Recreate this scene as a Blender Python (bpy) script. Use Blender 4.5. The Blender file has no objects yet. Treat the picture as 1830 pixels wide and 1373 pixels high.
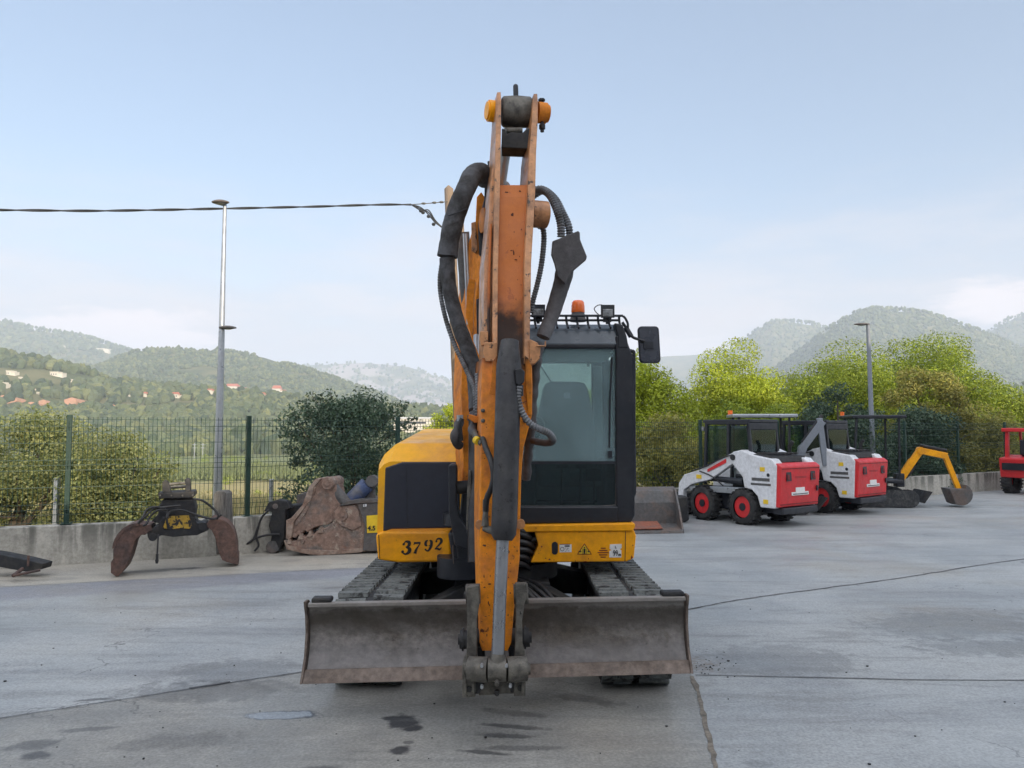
import bpy, math, random
import numpy as np
from mathutils import Vector, Matrix, noise as mnoise
R = math.radians
random.seed(7)
RNG = np.random.default_rng(11)
sc = bpy.context.scene
COL = sc.collection

# ------------------------------------------------------------------ camera
F = 1375.0; CX, CY = 915.0, 686.5; CAMZ = 1.6; PITCH = math.atan((765-686.5)/F)
cam = bpy.data.objects.new('camera', bpy.data.cameras.new('camera')); COL.objects.link(cam)
cam.location = (0, 0, CAMZ); cam.rotation_euler = (math.pi/2+PITCH, 0, 0)
cam.data.sensor_width = 36; cam.data.sensor_fit = 'HORIZONTAL'; cam.data.lens = F/1830*36
cam.data.clip_start = 0.05; cam.data.clip_end = 30000
sc.camera = cam

# ------------------------------------------------------------------ sky, sun, exposure
SUN_EL, SUN_AZ = R(16), R(33)      # azimuth: from straight behind the camera towards the right
SDIR = Vector((math.sin(SUN_AZ)*math.cos(SUN_EL), -math.cos(SUN_AZ)*math.cos(SUN_EL), math.sin(SUN_EL)))
w = bpy.data.worlds.new('World'); sc.world = w; w.use_nodes = True
nt = w.node_tree; nt.nodes.clear()
def N(tree, t, **kw):
    n = tree.nodes.new(t)
    for k, v in kw.items():
        if k == 'ins':
            for a, b in v.items(): n.inputs[a].default_value = b
        else: setattr(n, k, v)
    return n
out = N(nt, 'ShaderNodeOutputWorld'); bg = N(nt, 'ShaderNodeBackground')
sky = N(nt, 'ShaderNodeTexSky', sky_type='NISHITA')
sky.sun_disc = False; sky.sun_elevation = SUN_EL; sky.sun_rotation = math.pi-SUN_AZ
sky.altitude = 200; sky.air_density = 1.0; sky.dust_density = 1.2; sky.ozone_density = 1.0
bg.inputs['Strength'].default_value = 0.13
tc = N(nt, 'ShaderNodeTexCoord'); sep = N(nt, 'ShaderNodeSeparateXYZ'); nt.links.new(tc.outputs['Generated'], sep.inputs[0])
# low cloud banks and morning mist just above the ridges
mp = N(nt, 'ShaderNodeMapping'); mp.inputs['Scale'].default_value = (2.2, 2.2, 9.0)
nt.links.new(tc.outputs['Generated'], mp.inputs[0])
cn = N(nt, 'ShaderNodeTexNoise', ins={'Scale': 2.0, 'Detail': 7.0, 'Roughness': 0.55})
nt.links.new(mp.outputs[0], cn.inputs['Vector'])
def math_n(tree, op, a, b=None, clamp=False):
    m = N(tree, 'ShaderNodeMath', operation=op, use_clamp=clamp)
    for i, v in enumerate((a, b)):
        if v is None: continue
        if isinstance(v, (int, float)): m.inputs[i].default_value = v
        else: tree.links.new(v, m.inputs[i])
    return m.outputs[0]
z = sep.outputs['Z']
zz = math_n(nt, 'ADD', z, math_n(nt, 'MULTIPLY', math_n(nt, 'SUBTRACT', cn.outputs['Fac'], 0.5), -0.22))
rmp = N(nt, 'ShaderNodeMapRange', interpolation_type='SMOOTHSTEP', ins={'From Min': 0.33, 'From Max': 0.05, 'To Min': 0.0, 'To Max': 0.95})
nt.links.new(zz, rmp.inputs[0])
mx = N(nt, 'ShaderNodeMix', data_type='RGBA'); nt.links.new(rmp.outputs[0], mx.inputs['Factor'])
veil = N(nt, 'ShaderNodeMix', data_type='RGBA', ins={'Factor': 0.22})
nt.links.new(sky.outputs[0], veil.inputs['A']); veil.inputs['B'].default_value = (4.4, 5.4, 7.2, 1)
nt.links.new(veil.outputs['Result'], mx.inputs['A'])
def mr(tree, v, a, b_, lo=0.0, hi=1.0):
    q = N(tree, 'ShaderNodeMapRange', interpolation_type='SMOOTHSTEP', ins={'From Min': a, 'From Max': b_, 'To Min': lo, 'To Max': hi}); tree.links.new(v, q.inputs[0]); return q.outputs[0]
def cmix(tree, f, a, b_):
    q = N(tree, 'ShaderNodeMix', data_type='RGBA'); tree.links.new(f, q.inputs['Factor'])
    for k, v in (('A', a), ('B', b_)):
        if isinstance(v, tuple): q.inputs[k].default_value = (*v, 1)
        else: tree.links.new(v, q.inputs[k])
    return q.outputs['Result']
# lavender mist with paler cloud in it
nt.links.new(cmix(nt, mr(nt, cn.outputs['Fac'], 0.42, 0.62), (4.0, 3.72, 3.95), (4.8, 4.35, 4.4)), mx.inputs['B'])
cur = mx.outputs['Result']
# cloud banks lying on the ridges far left and far right
ux = math_n(nt, 'DIVIDE', sep.outputs['X'], math_n(nt, 'MAXIMUM', sep.outputs['Y'], 0.05)); ez = math_n(nt, 'DIVIDE', z, math_n(nt, 'MAXIMUM', sep.outputs['Y'], 0.05))
n2 = N(nt, 'ShaderNodeTexNoise', ins={'Scale': 5.0, 'Detail': 8.0, 'Roughness': 0.6}); nt.links.new(mp.outputs[0], n2.inputs['Vector'])
for (uc, zc_, su, sz, k) in ((-.56, .125, .22, .035, 1.0), (.68, .165, .16, .035, 1.0), (.24, .095, .22, .03, .6)):
    e1 = math_n(nt, 'POWER', math_n(nt, 'ABSOLUTE', math_n(nt, 'DIVIDE', math_n(nt, 'SUBTRACT', ux, uc), su)), 2.0); e2 = math_n(nt, 'POWER', math_n(nt, 'ABSOLUTE', math_n(nt, 'DIVIDE', math_n(nt, 'SUBTRACT', ez, zc_), sz)), 2.0)
    ee = math_n(nt, 'ADD', math_n(nt, 'ADD', e1, e2), math_n(nt, 'MULTIPLY', math_n(nt, 'SUBTRACT', n2.outputs['Fac'], 0.5), 4.2))
    cur = cmix(nt, mr(nt, ee, 1.3, 0.0, 0.0, 0.85*k), cur, (6.6, 5.8, 5.7))
# brighter sky added behind the camera and overhead, unseen, to light the yard
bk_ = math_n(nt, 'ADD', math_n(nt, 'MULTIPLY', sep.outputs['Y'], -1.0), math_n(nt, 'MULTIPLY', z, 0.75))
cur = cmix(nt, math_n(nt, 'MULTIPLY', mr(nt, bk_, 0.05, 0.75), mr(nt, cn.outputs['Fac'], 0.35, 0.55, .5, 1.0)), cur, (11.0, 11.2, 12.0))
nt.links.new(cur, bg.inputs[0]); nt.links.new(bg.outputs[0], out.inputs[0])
sl = bpy.data.lights.new('sun', 'SUN'); sl.energy = 5.0; sl.angle = R(0.5); sl.color = (1.0, 0.86, 0.66)
so = bpy.data.objects.new('sun', sl); COL.objects.link(so); so.rotation_euler = (-SDIR).to_track_quat('-Z', 'Y').to_euler()
sc.view_settings.view_transform = 'Standard'; sc.view_settings.look = 'None'; sc.view_settings.gamma = 1
sc.view_settings.exposure = 0.46
sc.render.engine = 'CYCLES'
sc.cycles.max_bounces = 8; sc.cycles.transparent_max_bounces = 12; sc.cycles.volume_bounces = 1
sc.cycles.use_denoising = True

# ------------------------------------------------------------------ helpers
SP, CP = math.sin(PITCH), math.cos(PITCH)
def P(px, py, d):
    "metres of the point that stands d metres in front of the camera where the survey photo shows it"
    if callable(d): d = d(px)
    u = (px-CX)/F; v = (CY-py)/F; t = d/(CP-v*SP)
    return Vector((u*t, d, CAMZ+t*(SP+v*CP)))

def tag(o, label=None, cat=None, group=None, kind=None):
    if label: o['label'] = label
    if cat: o['category'] = cat
    if group: o['group'] = group
    if kind: o['kind'] = kind
    return o
def thing(name, label, cat, loc=(0, 0, 0), rz=0, group=None):
    o = bpy.data.objects.new(name, None); COL.objects.link(o); o.empty_display_size = 0.1
    o.location = loc; o.rotation_euler = (0, 0, rz); return tag(o, label, cat, group)
def root_of(o):
    while o.parent: o = o.parent
    return o
def copy_tree(o, parent=None):
    c = o.copy(); COL.objects.link(c); c.parent = parent
    for ch in list(o.children): copy_tree(ch, c)
    return c

class MB:
    def __init__(s): s.v = []; s.f = []; s.sm = []
    def add(s, vs, fs, smooth=False):
        b = len(s.v); s.v += [tuple(p) for p in vs]; s.f += [tuple(i+b for i in f) for f in fs]; s.sm += [smooth]*len(fs); return s
    def hexa(s, a, b):
        "a, b: two rings of the same point count"
        n = len(a); fs = [tuple(range(n))[::-1], tuple(range(n, 2*n))]
        fs += [(i, (i+1) % n, n+(i+1) % n, n+i) for i in range(n)]
        return s.add(list(a)+list(b), fs)
    def box(s, c, size, m=None):
        x, y, zz = [q/2 for q in size]; c = Vector(c)
        pts = [Vector(p) for p in ((-x, -y, -zz), (x, -y, -zz), (x, y, -zz), (-x, y, -zz), (-x, -y, zz), (x, -y, zz), (x, y, zz), (-x, y, zz))]
        if m: pts = [m @ p for p in pts]
        return s.add([c+p for p in pts], [(0, 3, 2, 1), (4, 5, 6, 7), (0, 1, 5, 4), (1, 2, 6, 5), (2, 3, 7, 6), (3, 0, 4, 7)])
    def bb(s, x0, x1, y0, y1, z0, z1): return s.box(((x0+x1)/2, (y0+y1)/2, (z0+z1)/2), (abs(x1-x0), abs(y1-y0), abs(z1-z0)))
    def bar(s, p0, p1, wx, wy, up=(0, 0, 1)):
        p0 = Vector(p0); p1 = Vector(p1); d = (p1-p0).normalized(); a = d.cross(Vector(up))
        if a.length < 1e-3: a = d.cross(Vector((1, 0, 0)))
        a.normalize(); b = a.cross(d).normalized(); a *= wx/2; b *= wy/2
        return s.hexa([p0-a-b, p0+a-b, p0+a+b, p0-a+b], [p1-a-b, p1+a-b, p1+a+b, p1-a+b])
    def slab(s, pts, d, dep, dirv=(0, 1, 0)):
        "pixel outline at distance d, given real thickness dep"
        a = [P(x, y, d) for x, y in pts]; dv = Vector(dirv)*dep
        return s.hexa(a, [p+dv for p in a])
    def prism(s, pts, dv):
        a = [Vector(p) for p in pts]; return s.hexa(a, [p+Vector(dv) for p in a])
    def loft(s, rings, smooth=False, cap=True):
        n = len(rings[0]); vs = [p for r in rings for p in r]; fs = []
        for k in range(len(rings)-1):
            for i in range(n):
                j = (i+1) % n; fs.append((k*n+i, k*n+j, (k+1)*n+j, (k+1)*n+i))
        s.add(vs, fs, smooth)
        if cap:
            s.add(rings[0], [tuple(range(n))[::-1]]); s.add(rings[-1], [tuple(range(n))])
        return s
    def tube(s, pts, r, seg=10, smooth=True, cap=True, rf=None, flat=1.0):
        pts = [Vector(p) for p in pts]; rings = []; up = None
        for i, p in enumerate(pts):
            t = (pts[min(i+1, len(pts)-1)]-pts[max(i-1, 0)])
            if t.length < 1e-9: t = Vector((0, 0, 1))
            t.normalize()
            if up is None:
                up = t.cross(Vector((0, 1, 0)));
                if up.length < 1e-2: up = t.cross(Vector((1, 0, 0)))
            a = (up-t*up.dot(t)).normalized(); up = a; b = t.cross(a)
            rr = (r[i] if isinstance(r, (list, tuple)) else r)*(rf(i) if rf else 1)
            rings.append([p+a*math.cos(q)*rr+b*math.sin(q)*rr*flat for q in [2*math.pi*k/seg for k in range(seg)]])
        return s.loft(rings, smooth, cap)
    def cyl(s, p0, p1, r, seg=20, r1=None):
        p0 = Vector(p0); p1 = Vector(p1)
        return s.tube([p0, p1], [r, r if r1 is None else r1], seg)
    def sphere(s, c, r, sc3=(1, 1, 1), nu=14, nv=9):
        c = Vector(c); rings = []
        for j in range(1, nv):
            th = math.pi*j/nv
            rings.append([c+Vector((math.cos(2*math.pi*i/nu)*math.sin(th)*r*sc3[0], math.sin(2*math.pi*i/nu)*math.sin(th)*r*sc3[1], -math.cos(th)*r*sc3[2])) for i in range(nu)])
        return s.loft(rings, True)
    def build(s, name, m, parent=None, bevel=0, label=None, seg=2):
        off = root_of(parent).location if parent else Vector((0, 0, 0))
        me = bpy.data.meshes.new(name); me.from_pydata([(a-off.x, b-off.y, c-off.z) for a, b, c in s.v], [], s.f)
        me.polygons.foreach_set('use_smooth', s.sm); me.materials.append(m); me.update()
        o = bpy.data.objects.new(name, me); COL.objects.link(o); o.parent = parent
        bmf = __import__('bmesh').new(); bmf.from_mesh(me)
        __import__('bmesh').ops.recalc_face_normals(bmf, faces=bmf.faces); bmf.to_mesh(me); bmf.free()
        if bevel:
            md = o.modifiers.new('bevel', 'BEVEL'); md.width = bevel; md.segments = seg; md.limit_method = 'ANGLE'; md.angle_limit = R(35)
        if label: o['label'] = label
        return o

def spline(pts, n=8):
    "Catmull-Rom through points"
    pts = [Vector(p) for p in pts]; q = [pts[0]*2-pts[1]]+pts+[pts[-1]*2-pts[-2]]; o = []
    for i in range(1, len(q)-2):
        a, b, c, d = q[i-1:i+3]
        for k in range(n):
            t = k/n; o.append(0.5*((2*b)+(c-a)*t+(2*a-5*b+4*c-d)*t*t+(3*b-a-3*c+d)*t*t*t))
    return o+[pts[-1]]
def resample(pts, step):
    o = [pts[0]]; acc = 0
    for a, b in zip(pts, pts[1:]):
        L = (b-a).length
        while L > 0 and acc+L >= step:
            t = (step-acc)/L; a = a.lerp(b, t); o.append(a); L = (b-a).length; acc = 0
        acc += L
    return o
def fast_mesh(name, V, Fc, m, parent=None, smooth=False):
    "numpy verts (n,3), faces (k,3|4)"
    me = bpy.data.meshes.new(name); V = np.asarray(V, dtype=np.float32); Fc = np.asarray(Fc, dtype=np.int32); k, c = Fc.shape
    me.vertices.add(len(V)); me.vertices.foreach_set('co', V.ravel())
    me.loops.add(k*c); me.loops.foreach_set('vertex_index', Fc.ravel())
    me.polygons.add(k); me.polygons.foreach_set('loop_start', np.arange(k, dtype=np.int32)*c)
    me.polygons.foreach_set('use_smooth', np.full(k, smooth))
    me.materials.append(m); me.update(); me.validate()
    o = bpy.data.objects.new(name, me); COL.objects.link(o); o.parent = parent
    return o

# ------------------------------------------------------------------ materials
def lin(c): return tuple(((x/12.92) if x <= 0.04045 else ((x+0.055)/1.055)**2.4) for x in c)
def mat(name, base, rough=0.6, metal=0.0, c2=None, s2=3.0, a2=(0.4, 0.7), spots=None, fine=0.25, bump=0.0, bscale=40, stretch=(1, 1, 1), spec=0.5, coat=0.0, extra=None, scale=1.0):
    """base colour varied by noise (c2), speckled by spots=[(colour, noise scale, lo, hi, detail)], small value grain"""
    m = bpy.data.materials.new(name); m.use_nodes = True; t = m.node_tree; t.nodes.clear()
    o = N(t, 'ShaderNodeOutputMaterial'); b = N(t, 'ShaderNodeBsdfPrincipled'); t.links.new(b.outputs[0], o.inputs[0])
    tcn = N(t, 'ShaderNodeTexCoord'); mpn = N(t, 'ShaderNodeMapping'); mpn.inputs['Scale'].default_value = tuple(q*scale for q in stretch)
    t.links.new(tcn.outputs['Object'], mpn.inputs[0]); vec = mpn.outputs[0]
    cur = None
    def mixc(fac, a, bcol, bt='MIX'):
        mm = N(t, 'ShaderNodeMix', data_type='RGBA', blend_type=bt)
        if isinstance(fac, float): mm.inputs['Factor'].default_value = fac
        else: t.links.new(fac, mm.inputs['Factor'])
        for k, v in (('A', a), ('B', bcol)):
            if isinstance(v, tuple): mm.inputs[k].default_value = (*v[:3], 1)
            else: t.links.new(v, mm.inputs[k])
        return mm.outputs['Result']
    def nz(scale, detail=5, rough_=0.6, dist=0.0, v=None):
        n = N(t, 'ShaderNodeTexNoise', ins={'Scale': scale, 'Detail': detail, 'Roughness': rough_, 'Distortion': dist}); t.links.new(v or vec, n.inputs['Vector']); return n.outputs['Fac']
    def rng(val, lo, hi, a=0.0, bb=1.0):
        r = N(t, 'ShaderNodeMapRange', interpolation_type='SMOOTHSTEP', ins={'From Min': lo, 'From Max': hi, 'To Min': a, 'To Max': bb}); t.links.new(val, r.inputs[0]); return r.outputs[0]
    cur = tuple(base)
    if c2: cur = mixc(rng(nz(s2, 6, 0.65, 0.4), *a2), cur, tuple(c2))
    if fine:
        g = rng(nz(22, 6, 0.7), 0.25, 0.75, 1-fine, 1+fine)
        cur = mixc(1.0, cur, N_comb(t, g), 'MULTIPLY')
    for (c, s_, lo, hi, *dd) in (spots or []): cur = mixc(rng(nz(s_, dd[0] if dd else 6, 0.7), lo, hi), cur, tuple(c))
    api = dict(t=t, mixc=mixc, nz=nz, rng=rng, vec=vec, tcn=tcn, b=b)
    if extra: cur = extra(api, cur)
    if isinstance(cur, tuple): b.inputs['Base Color'].default_value = (*cur, 1)
    else: t.links.new(cur, b.inputs['Base Color'])
    rr = rng(nz(9, 5), 0.3, 0.7, max(rough-0.12, 0.03), min(rough+0.14, 1.0)); t.links.new(rr, b.inputs['Roughness'])
    b.inputs['Metallic'].default_value = metal; b.inputs['Specular IOR Level'].default_value = spec; b.inputs['Coat Weight'].default_value = coat
    if bump:
        bp = N(t, 'ShaderNodeBump', ins={'Strength': bump, 'Distance': 0.01}); t.links.new(nz(bscale, 6, 0.65), bp.inputs['Height']); t.links.new(bp.outputs[0], b.inputs['Normal'])
    return m
def N_comb(t, g):
    c = N(t, 'ShaderNodeCombineColor'); [t.links.new(g, c.inputs[i]) for i in range(3)]; return c.outputs[0]

RUST = (0.10, 0.035, 0.015); GREASE = (0.012, 0.011, 0.011)
def stick_extra(a, cur):
    t = a['t']; s = N(t, 'ShaderNodeSeparateXYZ'); t.links.new(a['tcn'].outputs['Object'], s.inputs[0])
    zc = math_n(t, 'ADD', s.outputs['Z'], math_n(t, 'MULTIPLY', math_n(t, 'SUBTRACT', a['nz'](5, 6), 0.5), 0.55))
    f = math_n(t, 'MULTIPLY', a['rng'](zc, 1.86, 2.0), a['rng'](zc, 2.42, 2.20))
    f = math_n(t, 'MULTIPLY', f, 0.95)
    fade = a['rng'](zc, 1.5, 2.5, 0.0, 0.8)
    cur = a['mixc'](fade, cur, (0.42, 0.125, 0.042))
    return a['mixc'](f, cur, GREASE)
M = {}
M['yellow'] = mat('yellow_paint', (0.88, 0.37, 0.006), 0.45, c2=(0.62, 0.25, 0.02), spots=[((0.16, 0.06, 0.02), 14, 0.69, 0.73), ((0.45, 0.2, 0.05), 2.2, 0.62, 0.8)], fine=0.10, spec=0.3)
M['hood'] = mat('hood_yellow_paint', (0.86, 0.42, 0.012), 0.45, c2=(0.66, 0.31, 0.05), fine=0.06, spots=[((0.5, 0.36, 0.2), 1.6, 0.58, 0.85)], spec=0.35)
M['orange'] = mat('worn_orange_paint', (0.76, 0.25, 0.012), 0.5, spec=0.25, c2=(0.52, 0.17, 0.04), s2=4, spots=[((0.10, 0.03, 0.015), 11, 0.62, 0.67), ((0.20, 0.07, 0.03), 30, 0.62, 0.68), (GREASE, 5, 0.68, 0.76), ((0.5, 0.3, 0.17), 3, 0.66, 0.85)], fine=0.22, bump=0.12, extra=stick_extra)
M['orange_dull'] = mat('dull_orange_paint', (0.62, 0.20, 0.014), 0.6, spec=0.25, c2=(0.36, 0.12, 0.035), s2=4, spots=[((0.09, 0.03, 0.015), 9, 0.62, 0.7), (GREASE, 4, 0.64, 0.74)], fine=0.25, bump=0.12)
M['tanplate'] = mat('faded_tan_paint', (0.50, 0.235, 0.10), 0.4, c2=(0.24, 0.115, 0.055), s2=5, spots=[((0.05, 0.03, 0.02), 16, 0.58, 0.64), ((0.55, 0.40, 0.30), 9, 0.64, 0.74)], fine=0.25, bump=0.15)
M['black'] = mat('black_paint', (0.012, 0.014, 0.020), 0.42, c2=(0.022, 0.024, 0.030), spots=[((0.06, 0.055, 0.05), 12, 0.66, 0.8)], fine=0.2)
M['blackmatte'] = mat('dusty_black_metal', (0.012, 0.013, 0.016), 0.65, c2=(0.034, 0.031, 0.027), s2=6, fine=0.3, bump=0.2)
M['panel'] = mat('dark_engine_panel', (0.020, 0.023, 0.036), 0.45, c2=(0.02, 0.022, 0.034), s2=2, spots=[((0.05, 0.055, 0.065), 7, 0.7, 0.9)], fine=0.1)
M['barrel'] = mat('scuffed_black_barrel', (0.018, 0.018, 0.021), 0.5, c2=(0.04, 0.038, 0.038), s2=5, spots=[((0.006, 0.006, 0.006), 26, 0.60, 0.64), ((0.10, 0.09, 0.08), 9, 0.7, 0.85)], fine=0.3, bump=0.2)
M['chrome'] = mat('dull_chrome_rod', (0.30, 0.31, 0.33), 0.35, 0.75, fine=0.08)
M['steel'] = mat('worn_grey_steel', (0.135, 0.125, 0.105), 0.6, 0.2, c2=(0.05, 0.045, 0.04), s2=10, spots=[((0.2, 0.17, 0.13), 18, 0.62, 0.72), ((0.008, 0.008, 0.008), 22, 0.63, 0.68)], fine=0.35, bump=0.4)
def blade_extra(a, cur):
    t = a['t']; s = N(t, 'ShaderNodeSeparateXYZ'); t.links.new(a['tcn'].outputs['Object'], s.inputs[0])
    zc = math_n(t, 'ADD', s.outputs['Z'], math_n(t, 'MULTIPLY', math_n(t, 'SUBTRACT', a['nz'](4, 7), 0.5), 0.14))
    f = math_n(t, 'MULTIPLY', a['rng'](zc, 0.42, 0.52), a['rng'](zc, 0.60, 0.565)); cur = a['mixc'](math_n(t, 'MULTIPLY', f, 0.75), cur, (0.055, 0.045, 0.036))
    cur = a['mixc'](a['rng'](zc, 0.585, 0.60, 0, .6), cur, (0.27, 0.25, 0.23))
    g = math_n(t, 'MULTIPLY', a['rng'](zc, 0.22, 0.30), a['rng'](zc, 0.44, 0.34)); return a['mixc'](math_n(t, 'MULTIPLY', g, 0.5), cur, (0.155, 0.148, 0.152))
M['blade'] = mat('worn_blade_steel', (0.195, 0.178, 0.165), 0.55, 0.15, c2=(0.10, 0.084, 0.068), s2=1.6, a2=(0.45, 0.6), spots=[((0.22, 0.20, 0.165), 5, 0.60, 0.8), ((0.04, 0.032, 0.025), 16, 0.6, 0.75), ((0.085, 0.08, 0.10), 1.2, 0.60, 0.8)], fine=0.4, bump=0.35, stretch=(1, 1, 1.3), extra=blade_extra)
M['bladeedge'] = mat('rusty_cutting_edge', (0.19, 0.15, 0.125), 0.7, 0.1, c2=(0.10, 0.075, 0.06), s2=5, fine=0.35, bump=0.3)
M['rubber'] = mat('dusty_rubber', (0.03, 0.032, 0.034), 0.8, c2=(0.10, 0.10, 0.095), s2=7, a2=(0.45, 0.75), fine=0.35, bump=0.4)
M['lug'] = mat('dusty_track_lug', (0.135, 0.145, 0.14), 0.8, c2=(0.025, 0.025, 0.025), s2=11, a2=(0.5, 0.62), fine=0.4, bump=0.6)
M['hose'] = mat('black_hose', (0.018, 0.018, 0.02), 0.5, c2=(0.035, 0.033, 0.03), fine=0.3)
M['spiral'] = mat('grey_spiral_guard', (0.15, 0.155, 0.165), 0.5, c2=(0.04, 0.036, 0.03), s2=6, fine=0.25)
M['sleeve'] = mat('woven_hose_sleeve', (0.078, 0.08, 0.086), 0.9, c2=(0.03, 0.028, 0.027), s2=5, a2=(.45,.65), fine=0.35, bump=0.6, bscale=120)
M['pad'] = mat('rubber_flap', (0.07, 0.066, 0.068), 0.7, fine=0.3, bump=0.3)
M['seat'] = mat('grey_seat_fabric', (0.16, 0.18, 0.19), 0.85, fine=0.1)
M['white'] = mat('white_paint', (0.66, 0.67, 0.69), 0.45, c2=(0.55, 0.55, 0.56), fine=0.15)
M['sticker'] = mat('white_sticker', (0.72, 0.72, 0.70), 0.5, fine=0.08, spots=[((0.4, 0.35, 0.3), 30, 0.68, 0.72)])
M['ink'] = mat('black_ink', (0.012, 0.012, 0.012), 0.6, fine=0.1, spots=[((0.5, 0.22, 0.03), 40, 0.72, 0.74)])
M['redink'] = mat('dark_red_ink', (0.16, 0.01, 0.01), 0.6, fine=0.1)
M['signyellow'] = mat('sign_yellow', (0.75, 0.50, 0.02), 0.5, fine=0.1)
M['red'] = mat('red_paint', (0.62, 0.025, 0.03), 0.4, c2=(0.5, 0.03, 0.03), fine=0.1)
M['rustred'] = mat('brown_red_rust', (0.12, 0.068, 0.052), 0.75, 0.05, c2=(0.06, 0.042, 0.038), s2=4, spots=[((0.20, 0.12, 0.085), 11, 0.60, 0.75), ((0.03, 0.02, 0.018), 8, 0.62, 0.75)], fine=0.4, bump=0.6)
M['rustjaw'] = mat('rusty_jaw_steel', (0.23, 0.15, 0.115), 0.8, c2=(0.15, 0.125, 0.11), s2=3, a2=(.45,.6), spots=[((0.36, 0.30, 0.24), 12, 0.56, 0.68), ((0.20, 0.085, 0.05), 5, 0.60, 0.75), ((0.05, 0.035, 0.03), 9, 0.62, 0.75)], fine=0.35, bump=0.7)
M['rimsteel'] = mat('polished_worn_edge', (0.30, 0.23, 0.185), 0.6, 0.1, c2=(0.2, 0.12, 0.085), s2=6, fine=.35, bump=.4)
M['greysteel'] = mat('grey_painted_steel', (0.085, 0.085, 0.085), 0.6, c2=(0.13, 0.09, 0.07), s2=3, spots=[((0.16, 0.13, 0.11), 9, 0.62, 0.8)], fine=0.3, bump=0.3)
M['bluesteel'] = mat('faded_blue_paint', (0.05, 0.075, 0.16), 0.6, c2=(0.12, 0.12, 0.13), s2=4, fine=0.3)
M['galv'] = mat('galvanised_steel', (0.40, 0.42, 0.44), 0.38, 0.55, c2=(0.32, 0.34, 0.37), s2=3, fine=0.1)
M['polegrey'] = mat('grey_or_shaded_galv', (0.20, 0.22, 0.25), 0.5, fine=0.1)  # street lamp's shade put into a darker galvanised grey; plain grey on the arm
M['greenpost'] = mat('green_fence_paint', (0.008, 0.036, 0.024), 0.5, fine=0.15)
M['wood'] = mat('weathered_wood', (0.24, 0.17, 0.11), 0.85, c2=(0.15, 0.12, 0.10), s2=6, stretch=(6, 6, 0.5), fine=0.35, bump=0.4)
M['greywood'] = mat('grey_old_wood', (0.16, 0.15, 0.135), 0.9, c2=(0.07, 0.065, 0.06), s2=6, stretch=(5, 5, 0.8), fine=0.4, bump=0.5)
M['roofred'] = mat('red_roof_tiles', (0.42, 0.13, 0.07), 0.8, fine=0.2)
M['plaster'] = mat('pale_plaster', (0.62, 0.57, 0.48), 0.85, fine=0.15)
M['facade'] = mat('shade_block_sheet', (0.66, 0.65, 0.62), 0.6, fine=0.15)  # sheet of the unseen shading block, paled to bounce light forward
M['mirror'] = mat('mirror_back', (0.018, 0.02, 0.03), 0.35, fine=0.1)
M['lens'] = mat('lamp_lens', (0.30, 0.31, 0.32), 0.15, 0.3, c2=(0.12, 0.12, 0.12), s2=30, fine=0.3)
M['bark'] = mat('bark', (0.10, 0.08, 0.06), 0.9, fine=0.4, bump=0.5)
M['wire'] = mat('cable_black', (0.02, 0.022, 0.026), 0.6, fine=0.1)
M['amber'] = mat('amber_plastic', (0.85, 0.16, 0.02), 0.25, fine=0.05, coat=0.3)
def glassmat(name, tint, refl=0.9, rough=0.02, haze=(0.0, (0.3, 0.4, 0.42))):
    m = bpy.data.materials.new(name); m.use_nodes = True; t = m.node_tree; t.nodes.clear()
    o = N(t, 'ShaderNodeOutputMaterial'); tr = N(t, 'ShaderNodeBsdfTransparent', ins={'Color': (*tint, 1)})
    gl = N(t, 'ShaderNodeBsdfGlossy', ins={'Color': (0.9, 0.95, 1, 1), 'Roughness': rough}); fr = N(t, 'ShaderNodeFresnel', ins={'IOR': 1.5})
    df = N(t, 'ShaderNodeBsdfDiffuse', ins={'Color': (*haze[1], 1)})
    tcn = N(t, 'ShaderNodeTexCoord'); nn = N(t, 'ShaderNodeTexNoise', ins={'Scale': 3.0, 'Detail': 6.0}); t.links.new(tcn.outputs['Object'], nn.inputs['Vector'])
    hz = math_n(t, 'MULTIPLY', nn.outputs['Fac'], haze[0]*2)
    m0 = N(t, 'ShaderNodeMixShader'); t.links.new(hz, m0.inputs[0]); t.links.new(tr.outputs[0], m0.inputs[1]); t.links.new(df.outputs[0], m0.inputs[2])
    mm = N(t, 'ShaderNodeMixShader'); t.links.new(math_n(t, 'MULTIPLY', fr.outputs[0], refl), mm.inputs[0])
    t.links.new(m0.outputs[0], mm.inputs[1]); t.links.new(gl.outputs[0], mm.inputs[2]); t.links.new(mm.outputs[0], o.inputs[0]); return m
M['glass'] = glassmat('dusty_sky_film_glass', (0.87, 0.97, 0.94), refl=1.6, haze=(0.28, (0.38, 0.55, 0.58)))  # diffuse blue-grey film paints in the sky's reflection along with dust
M['glassdark'] = glassmat('dark_tinted_glass', (0.40, 0.52, 0.50), haze=(0.02, (0.2, 0.3, 0.3)))

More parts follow.
